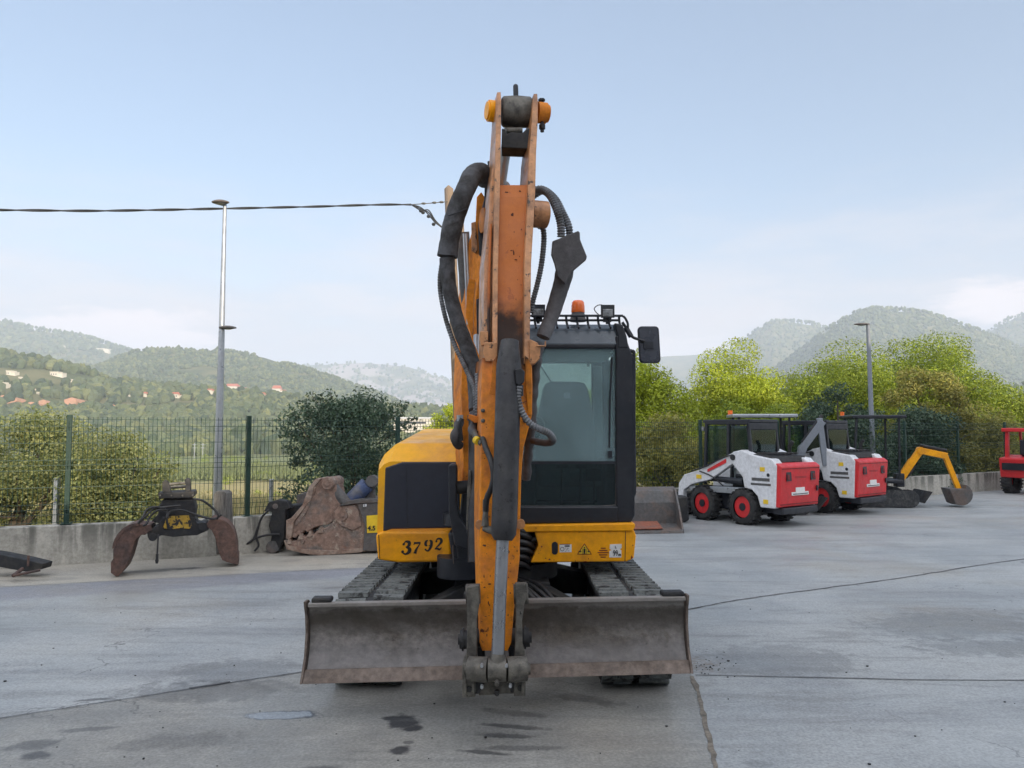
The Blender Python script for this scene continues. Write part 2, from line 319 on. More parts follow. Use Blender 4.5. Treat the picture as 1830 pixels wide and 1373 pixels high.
def leafmat(name, cols, transl=0.35, rough=0.55):
    m = bpy.data.materials.new(name); m.use_nodes = True; t = m.node_tree; t.nodes.clear()
    o = N(t, 'ShaderNodeOutputMaterial'); b = N(t, 'ShaderNodeBsdfPrincipled', ins={'Roughness': rough}); tl = N(t, 'ShaderNodeBsdfTranslucent')
    g = N(t, 'ShaderNodeNewGeometry'); cr = N(t, 'ShaderNodeValToRGB'); cr.color_ramp.interpolation = 'LINEAR'
    t.links.new(g.outputs['Random Per Island'], cr.inputs[0])
    e = cr.color_ramp.elements; e[0].color = (*cols[0], 1); e[1].color = (*cols[-1], 1)
    for i, c in enumerate(cols[1:-1]): q = e.new((i+1)/(len(cols)-1)); q.color = (*c, 1)
    tcn = N(t, 'ShaderNodeTexCoord'); nn = N(t, 'ShaderNodeTexNoise', ins={'Scale': 1.6, 'Detail': 3.0}); t.links.new(tcn.outputs['Object'], nn.inputs['Vector'])
    mr = N(t, 'ShaderNodeMapRange', ins={'From Min': 0.3, 'From Max': 0.7, 'To Min': 0.7, 'To Max': 1.35}); t.links.new(nn.outputs['Fac'], mr.inputs[0])
    mm = N(t, 'ShaderNodeMix', data_type='RGBA', blend_type='MULTIPLY', ins={'Factor': 1.0}); t.links.new(cr.outputs[0], mm.inputs['A']); t.links.new(N_comb(t, mr.outputs[0]), mm.inputs['B'])
    t.links.new(mm.outputs['Result'], b.inputs['Base Color']); t.links.new(mm.outputs['Result'], tl.inputs[0])
    ms = N(t, 'ShaderNodeMixShader', ins={'Fac': transl}); t.links.new(b.outputs[0], ms.inputs[1]); t.links.new(tl.outputs[0], ms.inputs[2]); t.links.new(ms.outputs[0], o.inputs[0])
    return m
M['leaf_olive'] = leafmat('olive_leaves', [(0.09, 0.12, 0.035), (0.20, 0.225, 0.07), (0.33, 0.33, 0.13), (0.13, 0.16, 0.05)])
M['leaf_dark'] = leafmat('dark_leaves', [(0.025, 0.055, 0.03), (0.055, 0.10, 0.055), (0.09, 0.13, 0.075), (0.035, 0.07, 0.035)], 0.2)
M['leaf_pine'] = leafmat('pine_needles', [(0.25, 0.32, 0.015), (0.36, 0.42, 0.018), (0.42, 0.46, 0.03), (0.19, 0.26, 0.015)], 0.25)
M['leaf_pine2'] = leafmat('deep_pine_needles', [(0.14, 0.21, 0.015), (0.24, 0.30, 0.018), (0.33, 0.38, 0.025), (0.09, 0.15, 0.012)], 0.25)
M['leaf_brown'] = leafmat('brownish_leaves', [(0.20, 0.18, 0.04), (0.34, 0.31, 0.06), (0.13, 0.15, 0.04), (0.38, 0.34, 0.08)], 0.35)
M['forest'] = leafmat('forest_crowns', [(0.035, 0.055, 0.028), (0.07, 0.09, 0.035), (0.15, 0.16, 0.06), (0.04, 0.06, 0.03), (0.10, 0.12, 0.055), (0.05, 0.075, 0.03)], 0.0, 0.9)

# ------------------------------------------------------------------ ground: terrain sheet, yard
WALL = [(-12.0, 6.4), (-3.5, 9.8), (2.6, 14.2), (13.2, 20.3), (32.0, 31.5)]
def wally(x):
    if x <= WALL[0][0]: return WALL[0][1]+(x-WALL[0][0])*0.4
    for (a, b), (c, d) in zip(WALL, WALL[1:]):
        if x <= c: return b+(x-a)/(c-a)*(d-b)
    return WALL[-1][1]+(x-WALL[-1][0])*0.6
def sm(a, b, x):
    t = min(max((x-a)/(b-a), 0), 1); return t*t*(3-2*t)
def lerp_list(L, x):
    x = min(max(x, -150), 1990)
    if x <= L[0][0]: return L[0][1]
    for (a, b), (c, d) in zip(L, L[1:]):
        if x <= c: return b+(x-a)/(c-a)*(d-b)
    return L[-1][1]
FLOOR = -9.0
LAYERS = [  # (start, ridge distance, end, ridge line as (bearing px, ridge px), roughness m)
    (330, 640, 900, [(-900, 600), (0, 636), (90, 650), (160, 668), (260, 692), (400, 702), (520, 716), (640, 728), (780, 738), (900, 745), (1200, 735), (1500, 700), (1900, 690), (2600, 720)], 5),
    (700, 1350, 2100, [(-900, 640), (0, 650), (170, 655), (235, 628), (300, 621), (390, 624), (470, 636), (560, 662), (640, 690), (720, 718), (800, 738), (1000, 750), (2600, 750)], 10),
    (1300, 2300, 3300, [(-900, 520), (-200, 560), (0, 573), (60, 585), (150, 600), (225, 625), (330, 655), (450, 690), (600, 740), (2600, 750)], 16),
    (2400, 3700, 4800, [(300, 745), (430, 690), (530, 652), (560, 648), (660, 649), (730, 655), (770, 668), (800, 677), (830, 676), (900, 665), (1000, 650), (1150, 640), (1250, 628), (1330, 622), (1420, 640), (1600, 700), (2600, 740)], 20),
    (1000, 1900, 2700, [(1200, 750), (1330, 700), (1395, 652), (1440, 618), (1490, 580), (1530, 556), (1570, 547), (1650, 553), (1700, 568), (1770, 593), (1850, 630), (2000, 690), (2600, 740)], 12),
    (1700, 2700, 3700, [(1150, 750), (1260, 665), (1320, 612), (1355, 588), (1385, 572), (1450, 574), (1500, 590), (1600, 640), (1700, 650), (1760, 598), (1800, 571), (1850, 555), (1950, 540), (2300, 600), (2600, 640)], 16),
]
def terrain_h(x, y):
    t = y-wally(x)
    if t < 0.35: return -0.06
    z = -0.06+(FLOOR+0.06)*sm(3.0, 95, t) - 0.25*sm(0.3, 3, t)
    if y > 250:
        px = CX+F*x/y
        for s0, yr, s1, line, rg in LAYERS:
            zr = CAMZ+(765-lerp_list(line, px))*yr/F
            if y <= s0 or y >= s1: continue
            if y <= yr:
                q = (y-s0)/(yr-s0); q = q*q*(1.6-0.6*q)
            else:
                q = 1-sm(yr, s1, y)
            n = mnoise.fractal(Vector((x*0.004, y*0.004, s0*0.1)), 1.0, 2.0, 5)*rg*2.0*(q*(1-q)*2.2+0.10*(y > s0+60))
            z = max(z, FLOOR+(zr-FLOOR)*q+n)
    ang = abs(math.atan2(x, y))
    if ang > 1.1: z = z*(1-sm(1.1, 1.5, ang))-0.06*sm(1.1, 1.5, ang)
    return z
NA = 900; radii = [0.0]+[2.5*1.09**k for k in range(1, 90)]; radii = [r for r in radii if r < 6500]
angs = []   # finer to the front
for k in range(NA):
    u = k/NA; angs.append(u)
front = np.linspace(-0.72, 0.72, 640); rest = np.linspace(0.72, 2*math.pi-0.72, 162)[1:-1]
angs = np.concatenate([front, rest]); NA = len(angs)
rr = [0.6*1.12**k for k in range(0, 40)]; rr = [r for r in rr if r < 45]
while rr[-1] < 6500: rr.append(rr[-1]*1.035)
V = [(0, 0, -0.06)]
for r in rr:
    for a in angs:
        x, y = r*math.sin(a), r*math.cos(a); V.append((x, y, terrain_h(x, y)))
Fq = []
for i in range(len(rr)-1):
    b0 = 1+i*NA; b1 = b0+NA
    for k in range(NA):
        j = (k+1) % NA; Fq.append((b0+k, b0+j, b1+j, b1+k))
def terr_extra(a, cur):
    t = a['t']; tcn = a['tcn']; s = N(t, 'ShaderNodeSeparateXYZ'); t.links.new(tcn.outputs['Object'], s.inputs[0]); y = s.outputs['Y']; x = s.outputs['X']
    def nzs(sc_, d=5): return a['nz'](sc_, d, 0.6, 0, tcn.outputs['Object'])
    dry = a['mixc'](a['rng'](nzs(0.35), 0.4, 0.65), (0.30, 0.245, 0.105), (0.19, 0.19, 0.07))
    dry = a['mixc'](a['rng'](nzs(6), 0.35, 0.7), dry, (0.36, 0.30, 0.15))
    rows = N(t, 'ShaderNodeTexWave', ins={'Scale': 0.12, 'Distortion': 3.0, 'Detail': 3.0}); t.links.new(tcn.outputs['Object'], rows.inputs[0])
    green = a['mixc'](a['rng'](rows.outputs['Fac'], 0.3, 0.8), (0.14, 0.16, 0.07), (0.21, 0.22, 0.10))
    yn = math_n(t, 'ADD', y, math_n(t, 'MULTIPLY', math_n(t, 'SUBTRACT', nzs(0.03), 0.5), 45.0))
    c = a['mixc'](a['rng'](yn, 150, 165), dry, green)
    c = a['mixc'](a['rng'](yn, 205, 215), c, (0.27, 0.23, 0.10)); c = a['mixc'](a['rng'](yn, 228, 240), c, green)
    wood = a['mixc'](a['rng'](nzs(0.02), 0.4, 0.62), (0.085, 0.10, 0.045), (0.16, 0.15, 0.075))
    c = a['mixc'](a['rng'](yn, 285, 330), c, wood)
    # bare red earth cuttings on the near slope
    rm = math_n(t, 'MULTIPLY', a['rng'](nzs(0.012, 3), 0.66, 0.69), math_n(t, 'MULTIPLY', a['rng'](y, 400, 440), a['rng'](y, 700, 640)))
    c = a['mixc'](rm, c, (0.46, 0.235, 0.13))
    # pale cliffs far up the valley
    cl = math_n(t, 'MULTIPLY', a['rng'](nzs(0.006, 8), 0.47, 0.55), math_n(t, 'MULTIPLY', a['rng'](y, 2700, 3000), a['rng'](x, 500, 0)))
    return a['mixc'](cl, c, (0.32, 0.28, 0.25))
M['terrain'] = mat('terrain', (0.2, 0.2, 0.1), 0.95, fine=0.0, extra=terr_extra, spec=0.1, bump=0.0)
ter = fast_mesh('terrain', V, Fq, M['terrain'], smooth=True); tag(ter, kind='structure')
# centre fan of the sheet
cfan = [(0, 1+k, 1+(k+1) % NA) for k in range(NA)]
import bmesh
bmx = bmesh.new(); bmx.from_mesh(ter.data); bmx.verts.ensure_lookup_table()
for f in cfan: bmx.faces.new([bmx.verts[i] for i in f])
bmesh.ops.recalc_face_normals(bmx, faces=bmx.faces); bmx.to_mesh(ter.data); bmx.free()

# the concrete yard
def ground_pt(px, py):
    d = CAMZ*F/(py-765); return (px-CX)/F*d, d
def yard_extra(a, cur):
    t = a['t']; tcn = a['tcn']; o = tcn.outputs['Object']; s = N(t, 'ShaderNodeSeparateXYZ'); t.links.new(o, s.inputs[0]); x, y = s.outputs['X'], s.outputs['Y']
    def nzs(sc_, d=5, dist=0.0, v=None): return a['nz'](sc_, d, 0.6, dist, v or o)
    wob = math_n(t, 'MULTIPLY', math_n(t, 'SUBTRACT', nzs(1.3, 6), 0.5), 0.5)
    wobf = math_n(t, 'MULTIPLY', math_n(t, 'SUBTRACT', nzs(14, 5), 0.5), 0.05)
    st = N(t, 'ShaderNodeMapping'); st.inputs['Rotation'].default_value = (0, 0, R(-22)); st.inputs['Scale'].default_value = (0.25, 1.7, 1); t.links.new(o, st.inputs[0])
    def side(p, q, wb, soft=0.012):      # 1 on the near side of the line p-q
        (x0, y0), (x1, y1) = p, q; L = math.hypot(x1-x0, y1-y0); nx, ny = (y1-y0)/L, -(x1-x0)/L
        dist = math_n(t, 'ADD', math_n(t, 'ADD', math_n(t, 'MULTIPLY', x, nx), math_n(t, 'MULTIPLY', y, ny)), -(x0*nx+y0*ny))
        dist = math_n(t, 'ADD', dist, wb); return a['rng'](dist, -soft, soft)
    c = a['mixc'](a['rng'](nzs(0.55, 7, 0.5), 0.35, 0.65), (0.27, 0.283, 0.292), (0.355, 0.362, 0.36))
    c = a['mixc'](a['rng'](nzs(1.1, 7, 0.3, st.outputs[0]), 0.50, 0.72, 0, 0.75), c, (0.20, 0.205, 0.215))
    c = a['mixc'](a['rng'](nzs(0.8, 6, 0.5, st.outputs[0]), 0.62, 0.78, 0, 0.6), c, (0.43, 0.435, 0.43))
    # warmer slab in front, cast separately
    near = side(ground_pt(0, 1275), ground_pt(540, 1194), wobf); right = side(ground_pt(1270, 1373), ground_pt(1232, 1200), wobf)
    slab_m = math_n(t, 'MULTIPLY', near, math_n(t, 'SUBTRACT', 1.0, right))
    warm = a['mixc'](a['rng'](nzs(1.3, 7), 0.38, 0.66), (0.205, 0.198, 0.182), (0.285, 0.272, 0.245))
    c = a['mixc'](math_n(t, 'MULTIPLY', slab_m, 0.85), c, warm)
    # strip of older pale concrete along the wall and a damp band beside it
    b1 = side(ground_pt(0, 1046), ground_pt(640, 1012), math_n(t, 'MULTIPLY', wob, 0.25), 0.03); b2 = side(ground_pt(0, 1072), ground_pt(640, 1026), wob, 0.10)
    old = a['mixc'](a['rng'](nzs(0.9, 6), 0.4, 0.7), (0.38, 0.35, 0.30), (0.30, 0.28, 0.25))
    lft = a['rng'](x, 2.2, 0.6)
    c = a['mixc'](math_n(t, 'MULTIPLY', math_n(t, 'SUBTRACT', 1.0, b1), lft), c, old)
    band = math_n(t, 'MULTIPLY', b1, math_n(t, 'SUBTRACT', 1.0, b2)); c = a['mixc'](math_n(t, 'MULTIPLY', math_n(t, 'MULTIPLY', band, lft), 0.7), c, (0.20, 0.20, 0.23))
    # stains
    def ell(px, py, rx, ry, rot=0.0, amp=0.9, soft=0.65):
        amp = min(1.0, amp*1.3)
        X, Y = ground_pt(px, py); m_ = N(t, 'ShaderNodeMapping', vector_type='TEXTURE'); m_.inputs['Location'].default_value = (X, Y, 0); m_.inputs['Rotation'].default_value = (0, 0, rot); m_.inputs['Scale'].default_value = (rx, ry, 1); t.links.new(o, m_.inputs[0])
        ln = N(t, 'ShaderNodeVectorMath', operation='LENGTH'); t.links.new(m_.outputs[0], ln.inputs[0])
        v_ = math_n(t, 'ADD', ln.outputs['Value'], math_n(t, 'MULTIPLY', math_n(t, 'SUBTRACT', nzs(9, 8), 0.5), 2.2)); return a['rng'](v_, 1.0+soft*0.5, 1.0-soft*0.5, 0, amp)
    for args in ((727, 1277, .085, .10, 0, .92), (706, 1272, .05, .03, 0, .9), (742, 1289, .05, .035, 0.5, .85), (716, 1326, .055, .05, .3, .75), (735, 1312, .03, .02, 0, .5), (712, 1366, .07, .045, 0, .85),
                 (925, 1286, .16, .03, -.2, .6), (900, 1301, .14, .03, -.1, .6), (915, 1262, .20, .04, -.3, .45), (1050, 1240, .22, .06, -.4, .4), (870, 1330, .14, .02, -.2, .6), (930, 1322, .20, .03, 0, .4),
                 (275, 1370, .12, .05, 0, .55), (85, 1316, .12, .06, .4, .45), (85, 1336, .07, .05, 0, .6), (180, 1290, .14, .03, .2, .4), (175, 1240, .10, .02, .3, .5), (330, 1310, .3, .1, .2, .25), (380, 1225, .5, .18, .1, .35), (430, 1190, .4, .25, .1, .3),
                 (570, 1360, .12, .04, .3, .5), (1390, 1170, .5, .35, .2, .25), (1690, 1110, .8, .4, .3, .3), (1760, 1150, .6, .2, 0, .3), (290, 1016, .35, .09, 0.4, .55), (345, 1013, .14, .05, .4, .6), (620, 1045, .25, .05, .4, .3), (1345, 1350, .08, .04, 0, .2)):
        c = a['mixc'](ell(*args), c, (0.045, 0.045, 0.048))
    pud = ell(510, 1266, .17, .055, 0.05, 1.0, 0.12); rim = ell(515, 1266, .20, .068, 0.05, 0.8, 0.3)
    c = a['mixc'](rim, c, (0.08, 0.085, 0.095)); c = a['mixc'](pud, c, (0.20, 0.205, 0.21))
    sand = ell(1240, 1180, .14, .16, 0, 0.7, 1.2); c = a['mixc'](math_n(t, 'MULTIPLY', sand, a['rng'](nzs(30), 0.4, 0.6)), c, (0.16, 0.12, 0.09))
    # thin tyre arcs and scratches
    ws = N(t, 'ShaderNodeTexWave', wave_type='RINGS', ins={'Scale': 0.35, 'Distortion': 2.5, 'Detail': 2.0, 'Detail Scale': 0.6}); mq = N(t, 'ShaderNodeMapping'); mq.inputs['Location'].default_value = (-7.5, -1.0, 0); t.links.new(o, mq.inputs[0]); t.links.new(mq.outputs[0], ws.inputs[0])
    arc = math_n(t, 'MULTIPLY', a['rng'](ws.outputs['Fac'], 0.80, 0.97), a['rng'](nzs(0.7, 4), 0.52, 0.66, 0, 0.35)); c = a['mixc'](arc, c, (0.15, 0.15, 0.16))
    cv = N(t, 'ShaderNodeTexVoronoi', feature='DISTANCE_TO_EDGE', ins={'Scale': 0.33, 'Randomness': 1.0}); mw = N(t, 'ShaderNodeVectorMath', operation='ADD'); t.links.new(o, mw.inputs[0])
    nn = N(t, 'ShaderNodeTexNoise', ins={'Scale': 2.5, 'Detail': 6.0}); t.links.new(o, nn.inputs['Vector']); t.links.new(nn.outputs['Color'], mw.inputs[1]); t.links.new(mw.outputs[0], cv.inputs['Vector'])
    crk = math_n(t, 'MULTIPLY', a['rng'](cv.outputs['Distance'], 0.004, 0.0015), a['rng'](nzs(0.6, 3), 0.52, 0.6, 0, 0.6)); c = a['mixc'](crk, c, (0.07, 0.07, 0.07))
    c = a['mixc'](a['rng'](nzs(38, 2), 0.735, 0.765), c, (0.03, 0.03, 0.03))
    c = a['mixc'](a['rng'](nzs(2.6, 8, 0.8, st.outputs[0]), 0.50, 0.66, 0, 0.38), c, (0.15, 0.148, 0.145))
    c = a['mixc'](a['rng'](nzs(4.2, 8, 0.4, st.outputs[0]), 0.56, 0.76, 0, 0.22), c, (0.40, 0.395, 0.38))
    c = a['mixc'](a['rng'](nzs(0.35, 5), 0.50, 0.68, 0, 0.45), c, (0.30, 0.27, 0.225))
    c = a['mixc'](1.0, c, N_comb(t, a['rng'](nzs(60, 5), 0.3, 0.7, 0.80, 1.20)), 'MULTIPLY')
    c = a['mixc'](1.0, c, N_comb(t, a['rng'](nzs(17, 8), 0.3, 0.7, 0.92, 1.08)), 'MULTIPLY')
    c = a['mixc'](a['rng'](nzs(9, 7, 0.4, st.outputs[0]), 0.62, 0.70, 0, 0.3), c, (0.14, 0.138, 0.135))
    c = a['mixc'](1.0, c, (0.99, 1.0, 0.99), 'MULTIPLY')
    rgh = a['rng'](nzs(0.9, 6, 0.3), 0.35, 0.65, 0.40, 0.72); rg2 = math_n(t, 'MULTIPLY', rgh, math_n(t, 'SUBTRACT', 1.0, math_n(t, 'MULTIPLY', pud, 0.85)))
    a['t'].links.new(rg2, a['b'].inputs['Roughness']); a['keep'] = True
    bp = N(t, 'ShaderNodeBump', ins={'Strength': 0.25, 'Distance': 0.006}); t.links.new(nzs(18, 8), bp.inputs['Height']); t.links.new(bp.outputs[0], a['b'].inputs['Normal'])
    a['b'].inputs['Roughness'].default_value = 0.6
    yard_extra.r = rg2
    return c
M['yard'] = mat('concrete_yard', (0.2, 0.2, 0.2), 0.6, fine=0.0, extra=yard_extra)
M['yard'].node_tree.links.new(yard_extra.r, [n for n in M['yard'].node_tree.nodes if n.type == 'BSDF_PRINCIPLED'][0].inputs['Roughness'])
yb = MB(); yl = [Vector((-60, wally(-60)+.05, 0))]+[Vector((x, y+.05, 0)) for x, y in WALL]+[Vector((70, wally(70)+.05, 0)), Vector((70, -60, 0)), Vector((-60, -60, 0))]
yb.add(yl, [tuple(range(len(yl)))[::-1]])
tag(yb.build('concrete_yard', M['yard']), kind='structure')

# joints between the slabs: thin worn strips 4 mm above the concrete
M['joint'] = mat('joint_filler', (0.07, 0.072, 0.075), 0.9, c2=(0.19, 0.19, 0.19), s2=2.5, fine=0.4)
M['jointdirt'] = mat('crumbled_joint', (0.19, 0.165, 0.135), 0.95, c2=(0.10, 0.09, 0.075), s2=14, spots=[((0.22, 0.19, 0.15), 20, 0.55, 0.65)], fine=0.4)
def joint(pts, wd, m='joint', jit=0.5, zz=0.004):
    g = [Vector((*ground_pt(*p), zz)) for p in pts]; g = resample(spline(g, 6), 0.06); L = []; Rr = []
    for i, p in enumerate(g):
        t_ = (g[min(i+1, len(g)-1)]-g[max(0, i-1)]).normalized(); n_ = Vector((-t_.y, t_.x, 0))
        w1 = wd*(1+jit*mnoise.noise(p*5)+jit*mnoise.noise(p*17)); w2 = wd*(1+jit*mnoise.noise(p*6+Vector((9, 1, 0)))+jit*mnoise.noise(p*19)); off = n_*0.010*mnoise.noise(p*3)
        L.append(p+n_*max(w1, .001)*.5+off); Rr.append(p-n_*max(w2, .001)*.5+off)
    b = MB(); n = len(g); b.add(L+Rr, [(i, i+1, n+i+1, n+i) for i in range(n-1)]); tag(b.build('yard_joint', M[m]), kind='structure')
joint([(1180, 1092), (1227, 1084), (1348, 1063), (1606, 1029), (1785, 1001), (2100, 962)], 0.024, jit=.9)
joint([(1236, 1197), (1400, 1201), (1640, 1206), (1830, 1207), (2200, 1208)], 0.012)
joint([(1232, 1200), (1248, 1260), (1262, 1320), (1275, 1400), (1300, 1560)], 0.026, 'jointdirt', 0.8)
joint([(0, 1275), (150, 1252), (280, 1233), (440, 1208), (540, 1194), (700, 1168)], 0.010, jit=0.9)
joint([(350, 1222), (400, 1214), (437, 1208)], 0.018, jit=0.9, zz=0.008)
joint([(0, 1046), (320, 1029), (640, 1012)], 0.008, jit=0.8)
bp_ = MB()   # scattered grit
for k in range(150):
    px = random.uniform(0, 1830); py = random.uniform(1010, 1370)
    if random.random() < .35: px = random.gauss(1255, 30); py = random.gauss(1180, 12)
    X, Y = ground_pt(px, max(py, 1000)); r = random.uniform(.002, .006)*(1.6 if random.random() < .1 else 1)
    bp_.sphere((X, Y, r*.4), r, (random.uniform(.7, 1.6), 1, .6), 6, 4)
tag(bp_.build('grit', M['blackmatte']), 'small dark bits of grit scattered over the concrete', 'grit', kind='stuff')

# ------------------------------------------------------------------ unseen building, added and shaped behind the camera to shade the yard
wh = thing('shade_block', 'unseen long block added behind the camera to shade the yard', 'building', (0, -9, 0))
b = MB()
for x0, x1, H in ((-30, 5.5, 5.2), (5.503, 14, 9.6), (14.003, 52, 11.2)):
    b = MB(); kx = 7.6 if 5 < x0 < 6 else 0; b.prism([(x0, -4.6, 0), (x1, -4.6, 0), (x1, -16, 0), (x0+kx, -16, 0)], (0, 0, H)); b.build('wall', M['facade'], wh)
    b = MB(); b.prism([(x0, -4.4, H+.003), (x1-.1, -4.4, H+.003), (x1-.1, -16.2, H+.003), (x0+kx, -16.2, H+.003)], (0, 0, .12)); b.build('roof', M['greysteel'], wh)
for i in range(6):
    b = MB(); b.bb(6+i*6.5, 9.6+i*6.5, -4.59, -4.52, 0.02, 4.2); b.build('door', M['greysteel'], wh)

# ------------------------------------------------------------------ low concrete wall
def wall_extra(a, cur):
    t = a['t']; o = a['tcn'].outputs['Object']; s = N(t, 'ShaderNodeSeparateXYZ'); t.links.new(o, s.inputs[0])
    st = N(t, 'ShaderNodeMapping'); st.inputs['Scale'].default_value = (3.5, 3.5, 0.35); t.links.new(o, st.inputs[0])
    zf = a['rng'](s.outputs['Z'], 0.05, 0.45, 0.25, 0.8)
    c = a['mixc'](math_n(t, 'MULTIPLY', a['rng'](a['nz'](1.2, 6, .6, 0, st.outputs[0]), 0.45, 0.58), zf), cur, (0.085, 0.085, 0.072))
    return a['mixc'](a['rng'](a['nz'](3, 5, .6, 0, o), 0.62, 0.7, 0, .5), c, (0.40, 0.38, 0.33))
M['wall'] = mat('stained_wall_concrete', (0.43, 0.41, 0.36), 0.9, c2=(0.33, 0.315, 0.275), s2=1.5, extra=wall_extra, bump=0.35)
HW = 0.46
lw = MB(); th = 0.20
for (a0, b0), (a1, b1) in zip(WALL, WALL[1:]):
    p0 = Vector((a0, b0, 0)); p1 = Vector((a1, b1, 0)); d = (p1-p0).normalized(); n = Vector((-d.y, d.x, 0))
    L = (p1-p0).length; k = max(1, int(L/3.0))
    for i in range(k):
        q0 = p0+d*(L*i/k+0.004); q1 = p0+d*(L*(i+1)/k-0.004); dz = random.uniform(-.006, .006)
        lw.hexa([q0-Vector((0, 0, .1)), q1-Vector((0, 0, .1)), q1+n*th-Vector((0, 0, .1)), q0+n*th-Vector((0, 0, .1))], [Vector((v.x, v.y, HW+dz)) for v in (q0, q1, q1+n*th, q0+n*th)])
o = lw.build('low_concrete_wall', M['wall'], bevel=.008); tag(o, 'low stained concrete wall running along the edge of the yard under the fence', 'wall')

# ------------------------------------------------------------------ green welded mesh fence on top of the wall
def along(s):
    "point on the wall line s metres from its left end, and the wall's direction there"
    for (a0, b0), (a1, b1) in zip(WALL, WALL[1:]):
        L = math.hypot(a1-a0, b1-b0)
        if s <= L: return Vector((a0+(a1-a0)*s/L, b0+(b1-b0)*s/L, 0)), Vector(((a1-a0)/L, (b1-b0)/L, 0))
        s -= L
    return Vector((a1, b1, 0)), Vector(((a1-a0)/L, (b1-b0)/L, 0))
fence = thing('mesh_fence', 'green welded wire mesh fence with posts standing on the low concrete wall', 'fence', (-5.2, 9.07, HW))
ZT = 1.73
S0 = math.hypot(-5.23+12, 9.07-6.4)
posts = [S0-2.06*3, S0-2.06*2, S0-2.06, S0, S0+2.06]; q = S0+2.06
while q < 46: q += 2.15; posts.append(q)
for s in posts:
    p, d = along(max(s, 0)); n = Vector((-d.y, d.x, 0)); p = p+n*0.10
    b = MB(); b.box((p.x, p.y, (HW+ZT)/2+.012), (.055, .055, ZT-HW+.03), Matrix.Rotation(math.atan2(d.y, d.x), 3, 'Z')); b.box((p.x, p.y, HW+.008), (.12, .12, .012), Matrix.Rotation(math.atan2(d.y, d.x), 3, 'Z'))
    b.build('post', M['greenpost'], fence, bevel=.004)
def wire(Vl, Fl, p, q, r):
    d = (q-p).normalized(); a = d.cross(Vector((0.3, 0.9, 0.2))).normalized()*r; b_ = d.cross(a)
    base = len(Vl)
    for c in (p, q):
        for k in range(3): Vl.append(tuple(c+a*math.cos(k*2.0944)+b_*math.sin(k*2.0944)))
    for k in range(3): j = (k+1) % 3; Fl.append((base+k, base+j, base+3+j, base+3+k))
foff = fence.location
for s0, s1 in zip(posts, posts[1:]):
    if s1 > 36: break
    Vl, Fl = [], []; s0 = max(s0, 0)
    nz_ = max(2, int((s1-s0)/0.05)); step = (s1-s0)/nz_
    zs = [HW+.03, HW+.12, HW+.18, HW+.24, HW+.44, HW+.64, HW+.70, HW+.76, HW+.96, HW+1.10, HW+1.16, ZT-.03]; vb = {HW+.18: .03, HW+.70: .03, HW+1.16: .025}
    for i in range(nz_+1):
        p, d = along(s0+i*step); n = Vector((-d.y, d.x, 0)); p = p+n*.075; last = None
        for zq in [HW+.02]+[HW+.12, HW+.18, HW+.24, HW+.64, HW+.70, HW+.76, HW+1.10, HW+1.16, HW+1.22]+[ZT]:
            c = p-n*vb.get(zq, 0)+Vector((0, 0, zq))
            if last is not None: wire(Vl, Fl, last-foff, c-foff, .0034)
            last = c
    for zq in zs:
        p, d = along(s0); p2, _ = along(s1); n = Vector((-d.y, d.x, 0)); e = n*(.075-vb.get(zq, 0)-.004)
        wire(Vl, Fl, p+e+Vector((0, 0, zq))-foff, p2+e+Vector((0, 0, zq))-foff, .0036)
    fast_mesh('mesh_panel', Vl, Fl, M['greenpost'], fence)

# ------------------------------------------------------------------ plants and trees
def leaf_cloud(C, RAD, n, size, shell=0.55, up=0.35, rng=RNG, per=1.0, asp=0.55, droop=None):
    """C clump centres (k,3), RAD clump radii (k,3): n folded leaf quads spread through them"""
    C = np.asarray(C); RAD = np.asarray(RAD); k = len(C); wgt = RAD.prod(axis=1)**(2/3); wgt /= wgt.sum()
    idx = rng.choice(k, n, p=wgt); d = rng.normal(size=(n, 3)); d /= np.linalg.norm(d, axis=1)[:, None]
    r = 1-(rng.random(n)**1.6)*shell; r *= 1+(0.10 if shell > .5 else 0.03)*rng.normal(size=n)
    pos = C[idx]+d*RAD[idx]*r[:, None]
    nrm = d*0.9+rng.normal(size=(n, 3))*0.65+np.array([0, 0, up]); nrm /= np.linalg.norm(nrm, axis=1)[:, None]
    t = rng.normal(size=(n, 3)); t -= nrm*(t*nrm).sum(1)[:, None]; t /= np.linalg.norm(t, axis=1)[:, None]; bt = np.cross(nrm, t)
    s = size*rng.uniform(0.55, 1.25, n)[:, None]
    tip = pos+t*s; a = pos+bt*s*asp*0.5+t*s*0.45+nrm*s*0.10; c = pos-bt*s*asp*0.5+t*s*0.45+nrm*s*0.10
    Vv = np.stack([pos, a, tip, c], axis=1).reshape(-1, 3); Ff = np.arange(n*4).reshape(n, 4)
    return Vv, Ff
